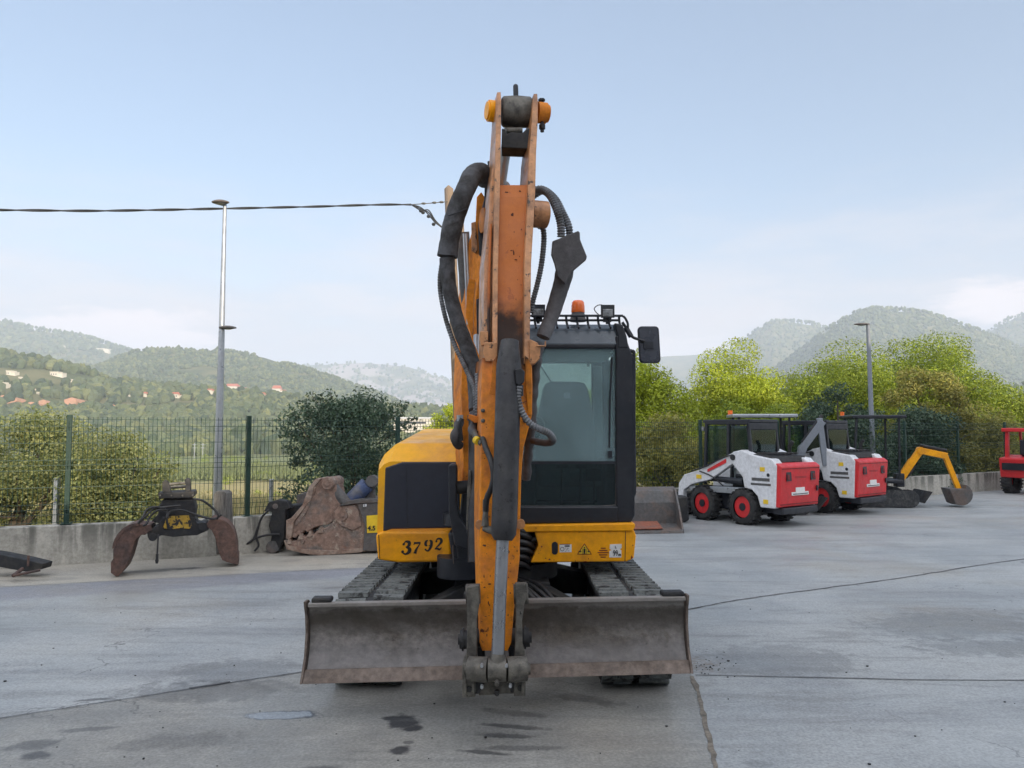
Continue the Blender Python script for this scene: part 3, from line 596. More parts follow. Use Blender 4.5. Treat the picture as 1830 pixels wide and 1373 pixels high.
def make_tree(name, label, cat, base, crown, n, leaf, material, nclump=26, clump=(0.28, 0.45), trunk_r=.12, group=None, seed=1, flat=0.8, fill=0.35, bark='bark', zlow=-0.6, shell=.55):
    """crown = centre (x,y,z) and radii (rx,ry,rz)"""
    rg = np.random.default_rng(seed); (cx, cy, cz), (rx, ry, rz) = crown
    t = thing(name, label, cat, base, group=group)
    C, Rd = [], []
    while len(C) < nclump:
        d = rg.normal(size=3); d /= np.linalg.norm(d)
        if d[2] < zlow: continue
        q = rg.uniform(0.62, 0.92) if rg.random() > fill else rg.uniform(0.1, 0.6)
        C.append((cx+d[0]*rx*q, cy+d[1]*ry*q, cz+d[2]*rz*q)); s_ = rg.uniform(*clump)*min(rx, rz); Rd.append((s_*rg.uniform(.85, 1.3), s_*rg.uniform(.85, 1.3), s_*flat*rg.uniform(.8, 1.1)))
    Vv, Ff = leaf_cloud(C, Rd, n, leaf, rng=rg, shell=shell)
    Vv = Vv-np.array(base)
    fast_mesh('crown', Vv, Ff, M[material], t)
    b = MB(); bz = Vector(base); top = Vector((cx, cy, cz-rz*.15)); mid = bz.lerp(top, .5)+Vector((rg.normal()*.12, rg.normal()*.12, 0))*max(1, rz*.4)
    pts = spline([bz, mid, top], 6); b.tube(pts, [trunk_r*(1.15-.8*i/len(pts)) for i in range(len(pts))], 9)
    for i in rg.choice(len(C), min(14, len(C)), replace=False):
        st = bz.lerp(top, rg.uniform(.35, .95)); e = Vector(C[i]); m_ = st.lerp(e, .5)+Vector((0, 0, -.06*(e-st).length)); pp = spline([st, m_, e], 4)
        b.tube(pp, [trunk_r*.42*(1.05-.85*k/len(pp)) for k in range(len(pp))], 6)
    b.build('trunk', M[bark], t)
    return t
def at(px, d, z): return ((px-CX)/F*d, d, z)
def crown_px(px0, px1, py0, py1, d, ry=None):
    a = P(px0, py0, d); b_ = P(px1, py1, d); rx = abs(b_.x-a.x)/2*1.1; rz = abs(a.z-b_.z)/2*1.08
    return ((a.x+b_.x)/2, d, (a.z+b_.z)/2), (rx, ry or rx*.85, rz)
def gz(x, y): return terrain_h(x, y)
def tree_px(name, label, cat, px0, px1, py0, py1, d, *a, **k):
    c = crown_px(px0, px1, py0, py1, d, k.pop('ry', None)); base = (c[0][0], d, gz(c[0][0], d)-.05); return make_tree(name, label, cat, base, c, *a, **k)
# left: big olive-coloured shrubs behind the fence
tree_px('broadleaf_shrub', 'big yellow-green shrub filling the left edge behind the fence', 'shrub', -110, 190, 738, 1010, 11.6, 30000, .058, 'leaf_olive', nclump=55, clump=(.20, .34), seed=3, flat=.9, fill=.25, zlow=-.9, trunk_r=.09)
tree_px('broadleaf_shrub', 'rounded yellow-green shrub behind the fence, just left of the lamp post', 'shrub', 120, 312, 768, 1000, 11.2, 19000, .055, 'leaf_olive', nclump=42, clump=(.22, .36), seed=5, flat=.9, fill=.25, zlow=-.9, trunk_r=.08)
# centre: dark small tree with loose twigs at the top
def fig():
    (c, r) = crown_px(512, 722, 712, 930, 12.2, 1.0)
    base = (c[0]+.05, 12.2, gz(c[0], 12.2)-.05); t = make_tree('leafy_tree', 'dark green leafy tree with loose twigs behind the fence, left of the yellow hood', 'tree', base, (c, r), 17000, .062, 'leaf_dark', nclump=44, clump=(.24, .36), seed=8, flat=.9, fill=.3, zlow=-.95, trunk_r=.06)
    rg = np.random.default_rng(4); b = MB(); C, Rd = [], []
    tips = [(540, 716), (556, 705), (575, 712), (590, 700), (618, 712), (640, 708), (660, 712), (682, 712), (705, 722), (722, 735), (730, 722), (742, 748), (522, 740), (516, 770), (520, 830), (530, 860), (512, 800), (560, 880), (545, 730), (608, 722), (650, 722), (575, 728), (745, 762)]
    for px, py in tips:
        e = P(px, py, 12.2+rg.uniform(-.5, .5)); s_ = Vector(c)+(e-Vector(c))*.45; mid = s_.lerp(e, .5)+Vector((rg.normal()*.05, 0, .03)); pp = spline([s_, mid, e], 5)
        b.tube(pp, [.010*(1.1-.8*k/len(pp)) for k in range(len(pp))], 5)
        for q in pp[3:]: C.append(tuple(q)); Rd.append((.085, .085, .075))
    b.build('twigs', M['bark'], t)
    Vv, Ff = leaf_cloud(C, Rd, 2600, .062, shell=.9, rng=rg); fast_mesh('twig_leaves', Vv-np.array(base), Ff, M['leaf_dark'], t)
fig()
tree_px('broadleaf_tree', 'bright yellow-green small tree just above the excavator hood', 'tree', 770, 850, 728, 800, 27, 6000, .085, 'leaf_pine', nclump=18, seed=12, zlow=-.5)
# right: trees beyond the wall
G = 'trees beyond the wall on the right'
tree_px('broadleaf_tree', 'bright green tree right beside the cab mirror, its crown of upright leafy tufts', 'tree', 1085, 1250, 645, 900, 18.0, 52000, .070, 'leaf_pine', nclump=60, clump=(.26, .42), seed=21, flat=1.15, group=G, zlow=-.9, shell=.42)
tree_px('pine_tree', 'tall round-topped light green pine left of the street lamp, above the first loader', 'tree', 1240, 1392, 628, 850, 22.5, 64000, .075, 'leaf_pine', nclump=70, clump=(.34, .50), seed=22, group=G, shell=.40, zlow=-.8)
tree_px('pine_tree', 'wide dark green pine directly behind the street lamp', 'tree', 1392, 1600, 618, 830, 25, 66000, .082, 'leaf_pine2', nclump=70, clump=(.32, .48), seed=23, group=G, shell=.40, zlow=-.7)
tree_px('pine_tree', 'broad green pine whose crown is the highest right of the street lamp', 'tree', 1530, 1770, 608, 850, 27, 70000, .088, 'leaf_pine2', nclump=64, clump=(.26, .42), seed=24, group=G, shell=.40, zlow=-.7)
tree_px('broadleaf_tree', 'yellowish brown-green tree behind the yellow mini excavator arm', 'tree', 1590, 1740, 655, 880, 21.5, 26000, .085, 'leaf_brown', nclump=40, clump=(.22, .36), seed=25, group=G, zlow=-.9)
tree_px('broadleaf_tree', 'green tree at the right edge above the red dumper', 'tree', 1740, 1900, 685, 900, 27, 24000, .10, 'leaf_pine2', nclump=34, seed=26, group=G, zlow=-.9)
tree_px('broadleaf_shrub', 'yellow-green shrub behind the rusty loader bucket, right of the cab', 'shrub', 1110, 1300, 745, 930, 16.2, 24000, .07, 'leaf_brown', nclump=42, clump=(.22, .36), seed=27, group='shrubs against the fence on the right', zlow=-.95)
tree_px('broadleaf_shrub', 'dark green shrub behind the two white and red loaders', 'shrub', 1270, 1440, 715, 910, 18.0, 24000, .08, 'leaf_pine2', nclump=42, clump=(.22, .36), seed=28, group='shrubs against the fence on the right', zlow=-.95)
tree_px('broadleaf_shrub', 'grey-green shrub between the second loader and the street lamp', 'shrub', 1420, 1580, 690, 900, 19.2, 24000, .08, 'leaf_dark', nclump=42, clump=(.22, .36), seed=29, group='shrubs against the fence on the right', zlow=-.95)
tree_px('broadleaf_shrub', 'dark ivy-like shrub on the fence behind the yellow mini excavator', 'shrub', 1560, 1710, 730, 900, 19.8, 24000, .075, 'leaf_dark', nclump=42, clump=(.22, .36), seed=30, group='shrubs against the fence on the right', zlow=-.95)
tree_px('broadleaf_shrub', 'olive shrub on the fence between mini excavator and red dumper', 'shrub', 1690, 1850, 740, 900, 22.5, 18000, .08, 'leaf_brown', nclump=36, seed=31, group='shrubs against the fence on the right', zlow=-.95)
tree_px('pine_tree', 'light green pine seen through the cab window', 'tree', 985, 1110, 668, 850, 24, 16000, .095, 'leaf_pine', nclump=30, seed=33, group=G, zlow=-.8)
tree_px('broadleaf_shrub', 'green shrub low behind the cab window', 'shrub', 900, 1090, 770, 920, 17, 12000, .075, 'leaf_pine2', nclump=30, seed=34, group='shrubs against the fence on the right', zlow=-.9)

# woods on the slopes: countless crowns, one stuff object
def ico(level):
    bm = bmesh.new(); bmesh.ops.create_icosphere(bm, subdivisions=level, radius=1); v = np.array([tuple(x.co) for x in bm.verts]); f = np.array([[x.index for x in fc.verts] for fc in bm.faces]); bm.free(); return v, f
ico1, ico0 = ico(2), ico(1)
def wood(name, label, specs):
    VV, FF = [], []; base = 0; rg = np.random.default_rng(77)
    for (n, u0, u1, y0, y1, rlo, rhi, hi, clear, gate) in specs:
        bv, bf = ico1 if hi else ico0; cnt = 0; tries = 0
        while cnt < n and tries < n*6:
            tries += 1
            y = y0+(y1-y0)*rg.random()**0.8; u = u0+(u1-u0)*rg.random(); x = u*y
            if gate and mnoise.noise(Vector((x*.012, y*.012, 3.3))) > gate: continue
            z_ = terrain_h(x, y)
            if clear and any(abs(u-hu) < hw and y < hy and y > hy-70 for hu, hw, hy in clear): continue
            r = rg.uniform(rlo, rhi); jit = 1+rg.normal(size=(len(bv), 1))*.16
            v = bv*jit*np.array([r, r, r*rg.uniform(.9, 1.5)])+np.array([x, y, z_+r*.5]); VV.append(v); FF.append(bf+base); base += len(v); cnt += 1
    o = fast_mesh(name, np.concatenate(VV), np.concatenate(FF), M['forest']); return tag(o, label, 'woods', kind='stuff')
HOUSES = [  # px centre, py base, width px, height px, roof red?, distance
    (418, 703, 34, 13, 1, 650), (497, 709, 22, 15, 1, 640), (315, 713, 22, 9, 1, 625), (342, 712, 14, 7, 0, 625), (258, 711, 16, 8, 1, 620), (376, 704, 18, 7, 1, 655),
    (18, 672, 15, 9, 0, 640), (4, 696, 10, 12, 0, 590), (100, 674, 22, 9, 0, 650), (125, 684, 12, 6, 0, 640), (58, 698, 10, 4, 1, 610), (190, 705, 10, 5, 0, 630), (230, 710, 18, 4, 0, 625),
    (470, 712, 12, 8, 1, 640), (183, 628, 22, 5, 0, 1500), (115, 622, 9, 4, 0, 1500), (37, 679, 9, 5, 0, 640), (72, 706, 14, 5, 0, 600), (434, 728, 8, 7, 0, 560), (690, 748, 12, 5, 0, 620), (748, 735, 9, 4, 0, 700)]
def hit(px, py, y0=345, y1=2600):
    "distance at which the line of sight meets the terrain"
    y = y0
    while y < y1:
        p = P(px, py, y)
        if terrain_h(p.x, y) >= p.z: return y
        y += 4
    return None
HOUSES_AT = [(*h[:5], (hit(h[0], h[1]) or h[5])) for h in HOUSES]
clear = [((h[0]-CX)/F, (h[2]*.5+1)/F, h[5]+6) for h in HOUSES_AT]
wood('hillside_woods', 'green wooded slopes of the hills across the valley', [
    (7500, -.72, .05, 335, 690, 1.6, 4.2, True, clear, .42), (900, -.48, -.02, 262, 345, 2.0, 4.0, True, None, .15),
    (15000, -.75, .02, 800, 1360, 1.9, 3.7, False, None, .35), (5200, -.85, -.30, 1500, 2320, 4.0, 7.0, False, None, .4),
    (1800, -.33, .10, 2500, 3700, 5, 8, False, None, .0), (9000, .24, .85, 1250, 1920, 2.4, 4.4, False, None, None), (5000, .24, .85, 2000, 2720, 3.4, 5.4, False, None, None),
    (1500, .02, .9, 335, 640, 2.4, 4.6, False, None, .3), (500, -.5, -.05, 205, 330, 1.2, 3.2, True, None, .1)])
# dark wood in the valley bottom and scrub in the field
wood('valley_wood', 'dark block of trees at the far edge of the field in the valley', [(700, -.372, -.16, 322, 372, 3.6, 5.5, True, None, None)])
def scrub():
    rg = np.random.default_rng(5); C, Rd = [], []
    for k in range(150):
        y = rg.uniform(45, 290); u = rg.uniform(-.6, .0); x = u*y; s_ = rg.uniform(.5, 1.3)*(y/120)**.4; C.append((x, y, terrain_h(x, y)+s_*.5)); Rd.append((s_*1.2, s_*1.2, s_))
    Vv, Ff = leaf_cloud(C, Rd, 42000, .24, rng=rg); tag(fast_mesh('field_scrub', Vv, Ff, M['leaf_pine2']), 'low scrub dotted over the dry field beyond the fence', 'scrub', kind='stuff')
    n = 60000; y = 14+rg.random(n)**1.3*120; u = rg.uniform(-.62, .0, n); x = u*y
    z_ = np.array([terrain_h(a, b_) for a, b_ in zip(x, y)]); h = rg.uniform(.12, .45, n); ww = .014+y*.0006
    a = rg.uniform(0, 6.28, n); dx = np.cos(a)*ww; dy = np.sin(a)*ww
    Vv = np.stack([np.stack([x-dx, y-dy, z_-.02], 1), np.stack([x+dx, y+dy, z_-.02], 1), np.stack([x+rg.normal(size=n)*.08, y+rg.normal(size=n)*.08, z_+h], 1)], 1).reshape(-1, 3)
    tag(fast_mesh('dry_grass', Vv, np.arange(n*3).reshape(n, 3), M['drygrass']), 'tall dry straw-coloured grass beyond the fence', 'grass', kind='stuff')
M['drygrass'] = leafmat('dry_grass', [(0.34, 0.28, 0.13), (0.42, 0.36, 0.19), (0.22, 0.22, 0.08), (0.38, 0.32, 0.15)], .3)
M['crop'] = leafmat('crop_leaves', [(0.15, 0.18, 0.07), (0.22, 0.25, 0.10), (0.11, 0.14, 0.06)], .3)
scrub()
def crops():
    rg = np.random.default_rng(9); C = []; 
    n = 26000; y = np.round(rg.uniform(158, 205, n)/1.6)*1.6+rg.normal(size=n)*.2; u = rg.uniform(-.5, .0, n); x = u*y; z_ = np.array([terrain_h(a, b_) for a, b_ in zip(x, y)])
    h = rg.uniform(.9, 2.0, n); a = rg.uniform(0, 6.28, n); dx = np.cos(a)*.28; dy = np.sin(a)*.28
    Vv = np.stack([np.stack([x-dx, y-dy, z_+h*.3], 1), np.stack([x+dx, y+dy, z_+h*.3], 1), np.stack([x+rg.normal(size=n)*.3, y, z_+h], 1)], 1).reshape(-1, 3)
    tag(fast_mesh('maize_crop', Vv, np.arange(n*3).reshape(n, 3), M['crop']), 'green rows of tall crop in the valley field', 'crop', kind='stuff')
crops()

# houses on the slope
hl = ['cream house with red roof and stepped white wings just right of the tall lamp post', 'boxy cream house with red hipped roof, farthest right on the slope', 'low white house with red roof left of the lamp post', 'small white house beside the low white house with red roof', 'pale house with red roof half hidden by trees', 'long red-roofed house directly left of the lamp post',
      'white house high at the left edge of the slope', 'white block at the very left edge of the photo', 'row of pale houses high on the left slope', 'small pale house below the row of houses on the left slope', 'small orange-roofed house on the left slope', 'tiny white house among trees between the red earth banks', 'long low white building on the slope', 'small cream house left of the boxy red-roofed house', 'pale group of buildings high on the far left hill', 'tiny pale house high on the far left hill', 'small white house under the high left house', 'low white shed above the red earth bank', 'small pale hut low on the slope right of the lamp post', 'pale farm house above the dark leafy tree', 'tiny white house far up the valley']
for i, (px, py, wpx, hpx, red, d) in enumerate(HOUSES_AT):
    c = P(px, py, d); wd = wpx/F*d; ht = hpx/F*d*1.35; zg = terrain_h(c.x, d)
    zb = c.z
    h = thing('house', hl[i], 'house', (c.x, d, zb), group='houses on the hillside'); dp = max(6, wd*.5)
    b = MB(); b.bb(c.x-wd*.5, c.x+wd*.16, d, d+dp, zb-8, zb+ht*.72); b.bb(c.x+wd*.16+.003, c.x+wd*.5, d+.5, d+dp, zb-8, zb+ht*.55); b.build('wall', M['plaster'], h)
    b = MB(); rm = 'roofred' if red else 'plaster'
    if red:
        x0, x1 = c.x-wd*.54, c.x+wd*.20; z0, z1 = zb+ht*.722, zb+ht; e = min(dp, wd)*.2
        b.add([(x0, d-.6, z0), (x1, d-.6, z0), (x1, d+dp+.6, z0), (x0, d+dp+.6, z0), (x0+e, d+dp*.5, z1), (x1-e, d+dp*.5, z1)], [(0, 1, 5, 4), (1, 2, 5), (2, 3, 4, 5), (3, 0, 4), (0, 3, 2, 1)])
        b.bb(c.x+wd*.163, c.x+wd*.52, d+.1, d+dp+.3, zb+ht*.555, zb+ht*.62)
    else:
        b.bb(c.x-wd*.52, c.x+wd*.18, d-.3, d+dp, zb+ht*.722, zb+ht*.8); b.bb(c.x+wd*.2, c.x+wd*.52, d+.2, d+dp, zb+ht*.555, zb+ht*.62)
    b.build('roof', M[rm], h)
    if wpx >= 14:
        for k in range(3 if wpx > 18 else 2):
            b = MB(); xx = c.x-wd*.42+k*wd*.19; b.bb(xx, xx+wd*.07, d-.08, d-.02, zb+ht*.3, zb+ht*.52); b.build('window', M['black'], h)
M['earth'] = mat('red_earth', (0.44, 0.22, 0.125), 0.95, c2=(0.33, 0.19, 0.11), s2=.25, fine=.3)
for i, (px, py, wpx, hpx) in enumerate([(10, 714, 40, 15), (57, 724, 18, 11), (76, 719, 14, 9), (126, 718, 22, 15), (202, 727, 7, 8), (402, 732, 8, 6)]):
    d = hit(px, py+hpx*.4) or 500; a = MB(); pts = []
    for k in range(14):
        q = 2*math.pi*k/14; r = 1+.22*mnoise.noise(Vector((k*.9, i*3.1, 0))); pts.append((px+math.cos(q)*wpx*.5*r, py-math.sin(q)*hpx*.5*r))
    f0 = [P(x, y, d-3+(py-y)*.5) for x, y in pts]; f1 = [p+Vector((0, 30, -3)) for p in f0]; a.hexa(f0, f1); tag(a.build('earth_bank', M['earth'], bevel=0), kind='structure')
b = MB(); p = P(738, 762, 420); fb = thing('factory', 'long pale flat-roofed industrial building in the valley left of the yellow-green tree', 'building', (p.x, 420, p.z))
b.bb(p.x-10.5, p.x+10.5, 420, 440, p.z-6, p.z+4.2); b.build('wall', M['plaster'], fb)
b = MB(); b.bb(p.x-10.8, p.x+10.8, 419.5, 440.5, p.z+4.203, p.z+4.9); b.build('roof', M['white'], fb)
b = MB(); b.bb(p.x-8, p.x+7, 419.9, 419.96, p.z+1.4, p.z+2.4); b.build('window', M['black'], fb)
for i, px in enumerate((347, 362)):
    p = P(px, 822, 258); up = thing('power_pole', ('left' if i == 0 else 'right')+' one of the two white power poles with cross arms in the valley field', 'power pole', (p.x, 258, p.z-1), group='power poles in the field')
    b = MB(); b.cyl((p.x, 258, p.z-1), (p.x, 258, p.z+5.6), .12, 8); b.build('mast', M['galv'], up)
    b = MB(); b.bb(p.x-.9, p.x+.9, 257.9, 258.1, p.z+3.9, p.z+4.06); b.bb(p.x-.9, p.x+.9, 257.9, 258.1, p.z+5.0, p.z+5.16); b.build('cross_arm', M['galv'], up)
for px, py0, py1, d, lb in ((100, 856, 940, 10.6, 'thin grey stake in front of the big shrub left of the green fence post'), (484, 858, 905, 12.5, 'thin grey stake in the dry field right of the second green fence post')):
    a = P(px, py0, d); b = MB(); b.bb(a.x-.03, a.x+.03, d, d+.06, gz(a.x, d)-.1, a.z); b.box((a.x, d+.03, a.z+.004), (.07, .07, .012)); o = b.build('grey_stake', M['galv'], bevel=.004); tag(o, lb, 'stake', 'grey stakes beyond the fence')

# ------------------------------------------------------------------ lamp posts, wooden pole, cable
def mast(p0, p1, r0, r1, name, label, heads, pm='galv'):
    t = thing(name, label, 'street lamp', p0)
    b = MB(); b.tube([p0, Vector(p0).lerp(p1, .5), p1], [r0, (r0+r1)/2, r1], 18); b.build('pole', M[pm], t)
    for fn in heads: fn(t)
    return t
def head(c, dx, L, wd, th_, arm_from):
    def f(t):
        b = MB(); c_ = Vector(c); pts = []
        rings = []
        for k in range(9):
            q = k/8; w_ = wd*math.sin(math.pi*min(max(q*.86+.10, 0), 1))**.6; h_ = th_*math.sin(math.pi*(q*.8+.12))**.7; cc = c_+Vector((dx*(q-.5)*L, 0, .0))
            rings.append([cc+Vector((0, math.cos(a_)*w_, math.sin(a_)*h_*(1 if math.sin(a_) > 0 else .45))) for a_ in [2*math.pi*j/12 for j in range(12)]])
        b.loft(rings, True); h = b.build('lamp_head', M['greysteel'], t)
        b = MB(); b.sphere(c_+Vector((0, 0, -th_*.35)), L*.28, (1, wd/L*2.2, .18)); b.build('lens', M['lens'], h)
        b = MB(); b.cyl(arm_from, c_-Vector((dx*L*.35, 0, 0)), .028, 8); b.build('arm', M['galv'], t)
    return f
d = 14.0
pb = P(388, 905, d); pt = P(402, 362, d); pm = P(396.5, 588, d); pb.z = gz(pb.x, d)-.05
mast(pb, pt, .085, .032, 'street_lamp', 'tall galvanised street lamp with two heads behind the left fence', [
    head(P(398, 365, d)+Vector((0, -.1, 0)), 1, .30, .10, .05, pt-Vector((0, 0, .05))), head(P(409, 587, d)+Vector((0, -.05, 0)), 1, .30, .09, .045, pm)])
d = 18.3
pb = P(1562, 860, d); pt = P(1551, 578, d); pb.z = gz(pb.x, d)-.05
mast(pb, pt, .07, .042, 'street_lamp', 'grey street lamp with one head rising from the trees on the right', [head(P(1540, 580, d), -1, .36, .09, .04, pt-Vector((0, 0, .06)))], pm='polegrey')
# wooden utility pole behind the boom
d = 21.0
wp = thing('utility_pole', 'leaning brown wooden utility pole behind the excavator boom holding the cable', 'utility pole', P(826, 850, d))
b = MB(); a0 = P(828, 850, d); a0.z = gz(a0.x, d)-.1; a1 = P(802, 338, d); b.tube([a0, a0.lerp(a1, .5), a1, a1+(a1-a0).normalized()*.10], [.17, .15, .125, .02], 12); b.build('pole', M['wood'], wp)
b = MB(); b.tube([P(842, 850, d+.3), P(820, 335, d+.3), P(819.5, 326, d+.3)], [.15, .09, .015], 10); b.build('pole', M['wood'], wp)
b = MB(); b.tube([P(827, 830, d-.2), P(824, 640, d-.2)], .045, 8); b.bb(*(lambda q: (q.x-.12, q.x+.12, q.y-.1, q.y+.1, q.z-.16, q.z+.16))(P(823, 648, d-.3))); b.build('conduit', M['galv'], wp)
cb = thing('overhead_cable', 'black twisted overhead cable running from the left edge to the wooden pole', 'cable', P(400, 372, 19))
pts = [P(-60, 375, 16.5), P(0, 375.5, 17), P(150, 377, 17.6), P(250, 376, 18), P(400, 373, 18.8), P(560, 369.5, 19.6), P(680, 366, 20.2), P(735, 366, 20.6)]
sp_ = resample(spline(pts, 12), .12); b = MB()
for ph in (0, math.pi):
    b.tube([p+Vector((0, math.cos(i*.42+ph), math.sin(i*.42+ph)))*.016 for i, p in enumerate(sp_)], .019, 6)
b.build('twisted_cable', M['wire'], cb)
b = MB(); e = P(735, 366, 20.6)
b.tube([e, P(760, 364, 20.7), P(775, 363, 20.8), P(802, 360, 20.9)], .012, 6)
for q in (757, 776, 789): b.sphere(P(q, 364-(q-757)*.08, 20.7), .045, (1.6, 1, .7), 8, 5)
b.build('tension_wire', M['steel'], cb)
b = MB()
for k in range(3):
    pp = spline([e, P(752, 371+k*2.5, 20.6), P(766, 384-k*4, 20.6), P(778, 398-k*2, 20.6), P(795, 410, 20.7), P(812, 420, 20.8)], 6); b.tube(pp, .016, 6)
for q in ((752, 377), (756, 380), (766, 387), (775, 401)): b.sphere(P(*q, 20.55), .055, (1, 1, .9), 8, 5)
b.build('drop_wires', M['wire'], cb)

# ------------------------------------------------------------------ the excavator
EX = thing('tracked_excavator', 'yellow and black tracked excavator with raised arm and dozer blade in the centre', 'excavator', (-0.07, 5.9, 0))
UX = -0.07
# tracks --------------------------------------------------
def track(xc, wd=0.41):
    yf, yr, r = 5.02, 7.1, 0.265; zc = r+.002
    path = []
    for k in range(25): a = -math.pi/2-math.pi*k/24; path.append((yf+math.cos(a)*r, zc+math.sin(a)*r))
    path.reverse()   # from bottom front ... build closed loop: bottom -> front -> top -> back
    loop = [(yf+math.cos(a)*r, zc+math.sin(a)*r) for a in [(-math.pi/2-math.pi*k/20) for k in range(21)]]
    top = [(yf+(yr-yf)*k/30, zc+r-.012*math.sin(math.pi*k/30)) for k in range(1, 30)]
    back = [(yr+math.cos(a)*r, zc+math.sin(a)*r) for a in [(math.pi/2-math.pi*k/20) for k in range(21)]]
    bot = [(yr-(yr-yf)*k/30, zc-r) for k in range(1, 30)]
    loop = loop+top+back+bot; n = len(loop)
    def off(i, t_):
        a = Vector(loop[(i-1) % n]); b_ = Vector(loop[(i+1) % n]); d = (b_-a).normalized(); nn = Vector((-d.y, d.x)); return Vector(loop[i])+nn*t_
    b = MB(); vs = []; fs = []
    for i in range(n):
        o_ = off(i, 0.0); q = off(i, -.035)
        vs += [(xc-wd/2, o_.x, o_.y), (xc+wd/2, o_.x, o_.y), (xc+wd/2, q.x, q.y), (xc-wd/2, q.x, q.y)]
    for i in range(n):
        j = (i+1) % n; fs += [(i*4+k, i*4+(k+1) % 4, j*4+(k+1) % 4, j*4+k) for k in range(4)]
    b.add(vs, fs); tr = b.build('track', M['rubber'], EX)
    # lugs: two staggered rows of chunky bars
    per = []; tot = 0
    for i in range(n): a = Vector(loop[i]); c = Vector(loop[(i+1) % n]); per.append((tot, a, c)); tot += (c-a).length
    def on(s):
        s %= tot
        for (t0, a, c) in reversed(per):
            if s >= t0: d = (c-a).normalized(); return a+d*(s-t0), d
    b = MB(); m = 58
    for k in range(m):
        for side_ in (-1, 1):
            p, d = on(tot*(k+(.0 if side_ < 0 else .5))/m); nn = Vector((-d.y, d.x))
            if p.y-.0 < 0.03 and abs(nn.y+1) < .05: h = .0
            h = .026; L = .068+random.uniform(-.004, .004)
            x0 = xc+side_*.022; x1 = xc+side_*(wd/2+.004)
            sk = .014
            def q(x, al, up_): s_ = p+d*al+nn*up_; return (x, s_.x, max(s_.y, 0.001))
            j1, j2 = random.uniform(-.004, .004), random.uniform(-.004, .004)
            a_ = [q(x0, -L/2+j1, 0), q(x0, L/2+j1, 0), q(x1, L/2-sk, 0), q(x1, -L/2-sk, 0)]
            c_ = [q(x0, -L/2+.010+j1, h), q(x0, L/2-.010+j2, h), q(x1, L/2-sk-.010, h), q(x1, -L/2-sk+.010, h)]
            b.hexa(a_, c_)
    b.build('tread', M['lug'], tr)
    # frame and wheels
    b = MB(); b.bb(xc-.10, xc+.10, yf+.05, yr-.1, .13, .40); b.bb(xc-.13, xc+.13, yf+.5, yr-.5, .36, .43); b.build('track_frame', M['blackmatte'], tr, bevel=.015)
    b = MB(); b.cyl((xc-.12, yf, zc), (xc+.12, yf, zc), r-.04, 28); b.cyl((xc-.14, yf, zc), (xc+.14, yf, zc), .08, 16); b.build('idler', M['steel'], tr)
    b = MB(); b.cyl((xc-.10, yr, zc), (xc+.10, yr, zc), r-.045, 24); b.cyl((xc-.15, yr, zc), (xc+.15, yr, zc), .12, 16); b.build('sprocket', M['steel'], tr)
    for yy in (5.25, 5.62, 6.0, 6.37, 6.74):
        b = MB(); b.cyl((xc-.13, yy, .105), (xc+.13, yy, .105), .07, 14); b.build('roller', M['blackmatte'], tr)
    return tr
track(-0.895); track(0.765)
# undercarriage -------------------------------------------
b = MB()
b.bb(UX-.34, UX+.34, 5.55, 6.5, .24, .50)
for sx in (-1, 1):
    for (y0, y1) in ((5.60, 5.05), (6.45, 6.85)):
        b.loft([[Vector((UX+sx*.25, y0-.14, .27)), Vector((UX+sx*.25, y0+.14, .27)), Vector((UX+sx*.25, y0+.14, .50)), Vector((UX+sx*.25, y0-.14, .50))],
                [Vector((UX+sx*.72, y1-.10, .16)), Vector((UX+sx*.72, y1+.10, .16)), Vector((UX+sx*.72, y1+.10, .34)), Vector((UX+sx*.72, y1-.10, .34))]])
b.cyl((UX, 6.02, .48), (UX, 6.02, .60), .42, 32)
for k in range(20): a_ = k*.314; b.cyl((UX+.38*math.cos(a_), 6.02+.38*math.sin(a_), .58), (UX+.38*math.cos(a_), 6.02+.38*math.sin(a_), .625), .014, 6)
b.build('undercarriage', M['blackmatte'], EX, bevel=.012)
b = MB()
for sx in (-1, 1):
    b.loft([[Vector((UX+sx*.30+o_, 5.62, z_)) for o_, z_ in ((-.05, .24), (.05, .24), (.05, .38), (-.05, .38))], [Vector((UX+sx*.40+o_, 4.55, z_)) for o_, z_ in ((-.045, .26), (.045, .26), (.045, .40), (-.045, .40))]])
b.bar((UX-.40, 4.66, .33), (UX+.40, 4.66, .33), .09, .11)
b.build('blade_arm', M['blackmatte'], EX, bevel=.01)
b = MB(); b.cyl((UX+.0, 5.55, .40), (UX+.0, 5.0, .42), .055, 16); b.cyl((UX, 5.0, .42), (UX, 4.58, .45), .03, 12); b.build('blade_cylinder', M['blackmatte'], EX)
b = MB()
for k in range(5):
    x0 = UX+random.uniform(.1, .5); b.tube(spline([(x0-.3, 5.7, .52), (x0-.1, 5.4, .50), (x0+.03*k, 5.15, .36), (x0+.05*k, 4.8, .33)], 8), .014, 7)
b.build('hose', M['hose'], EX)
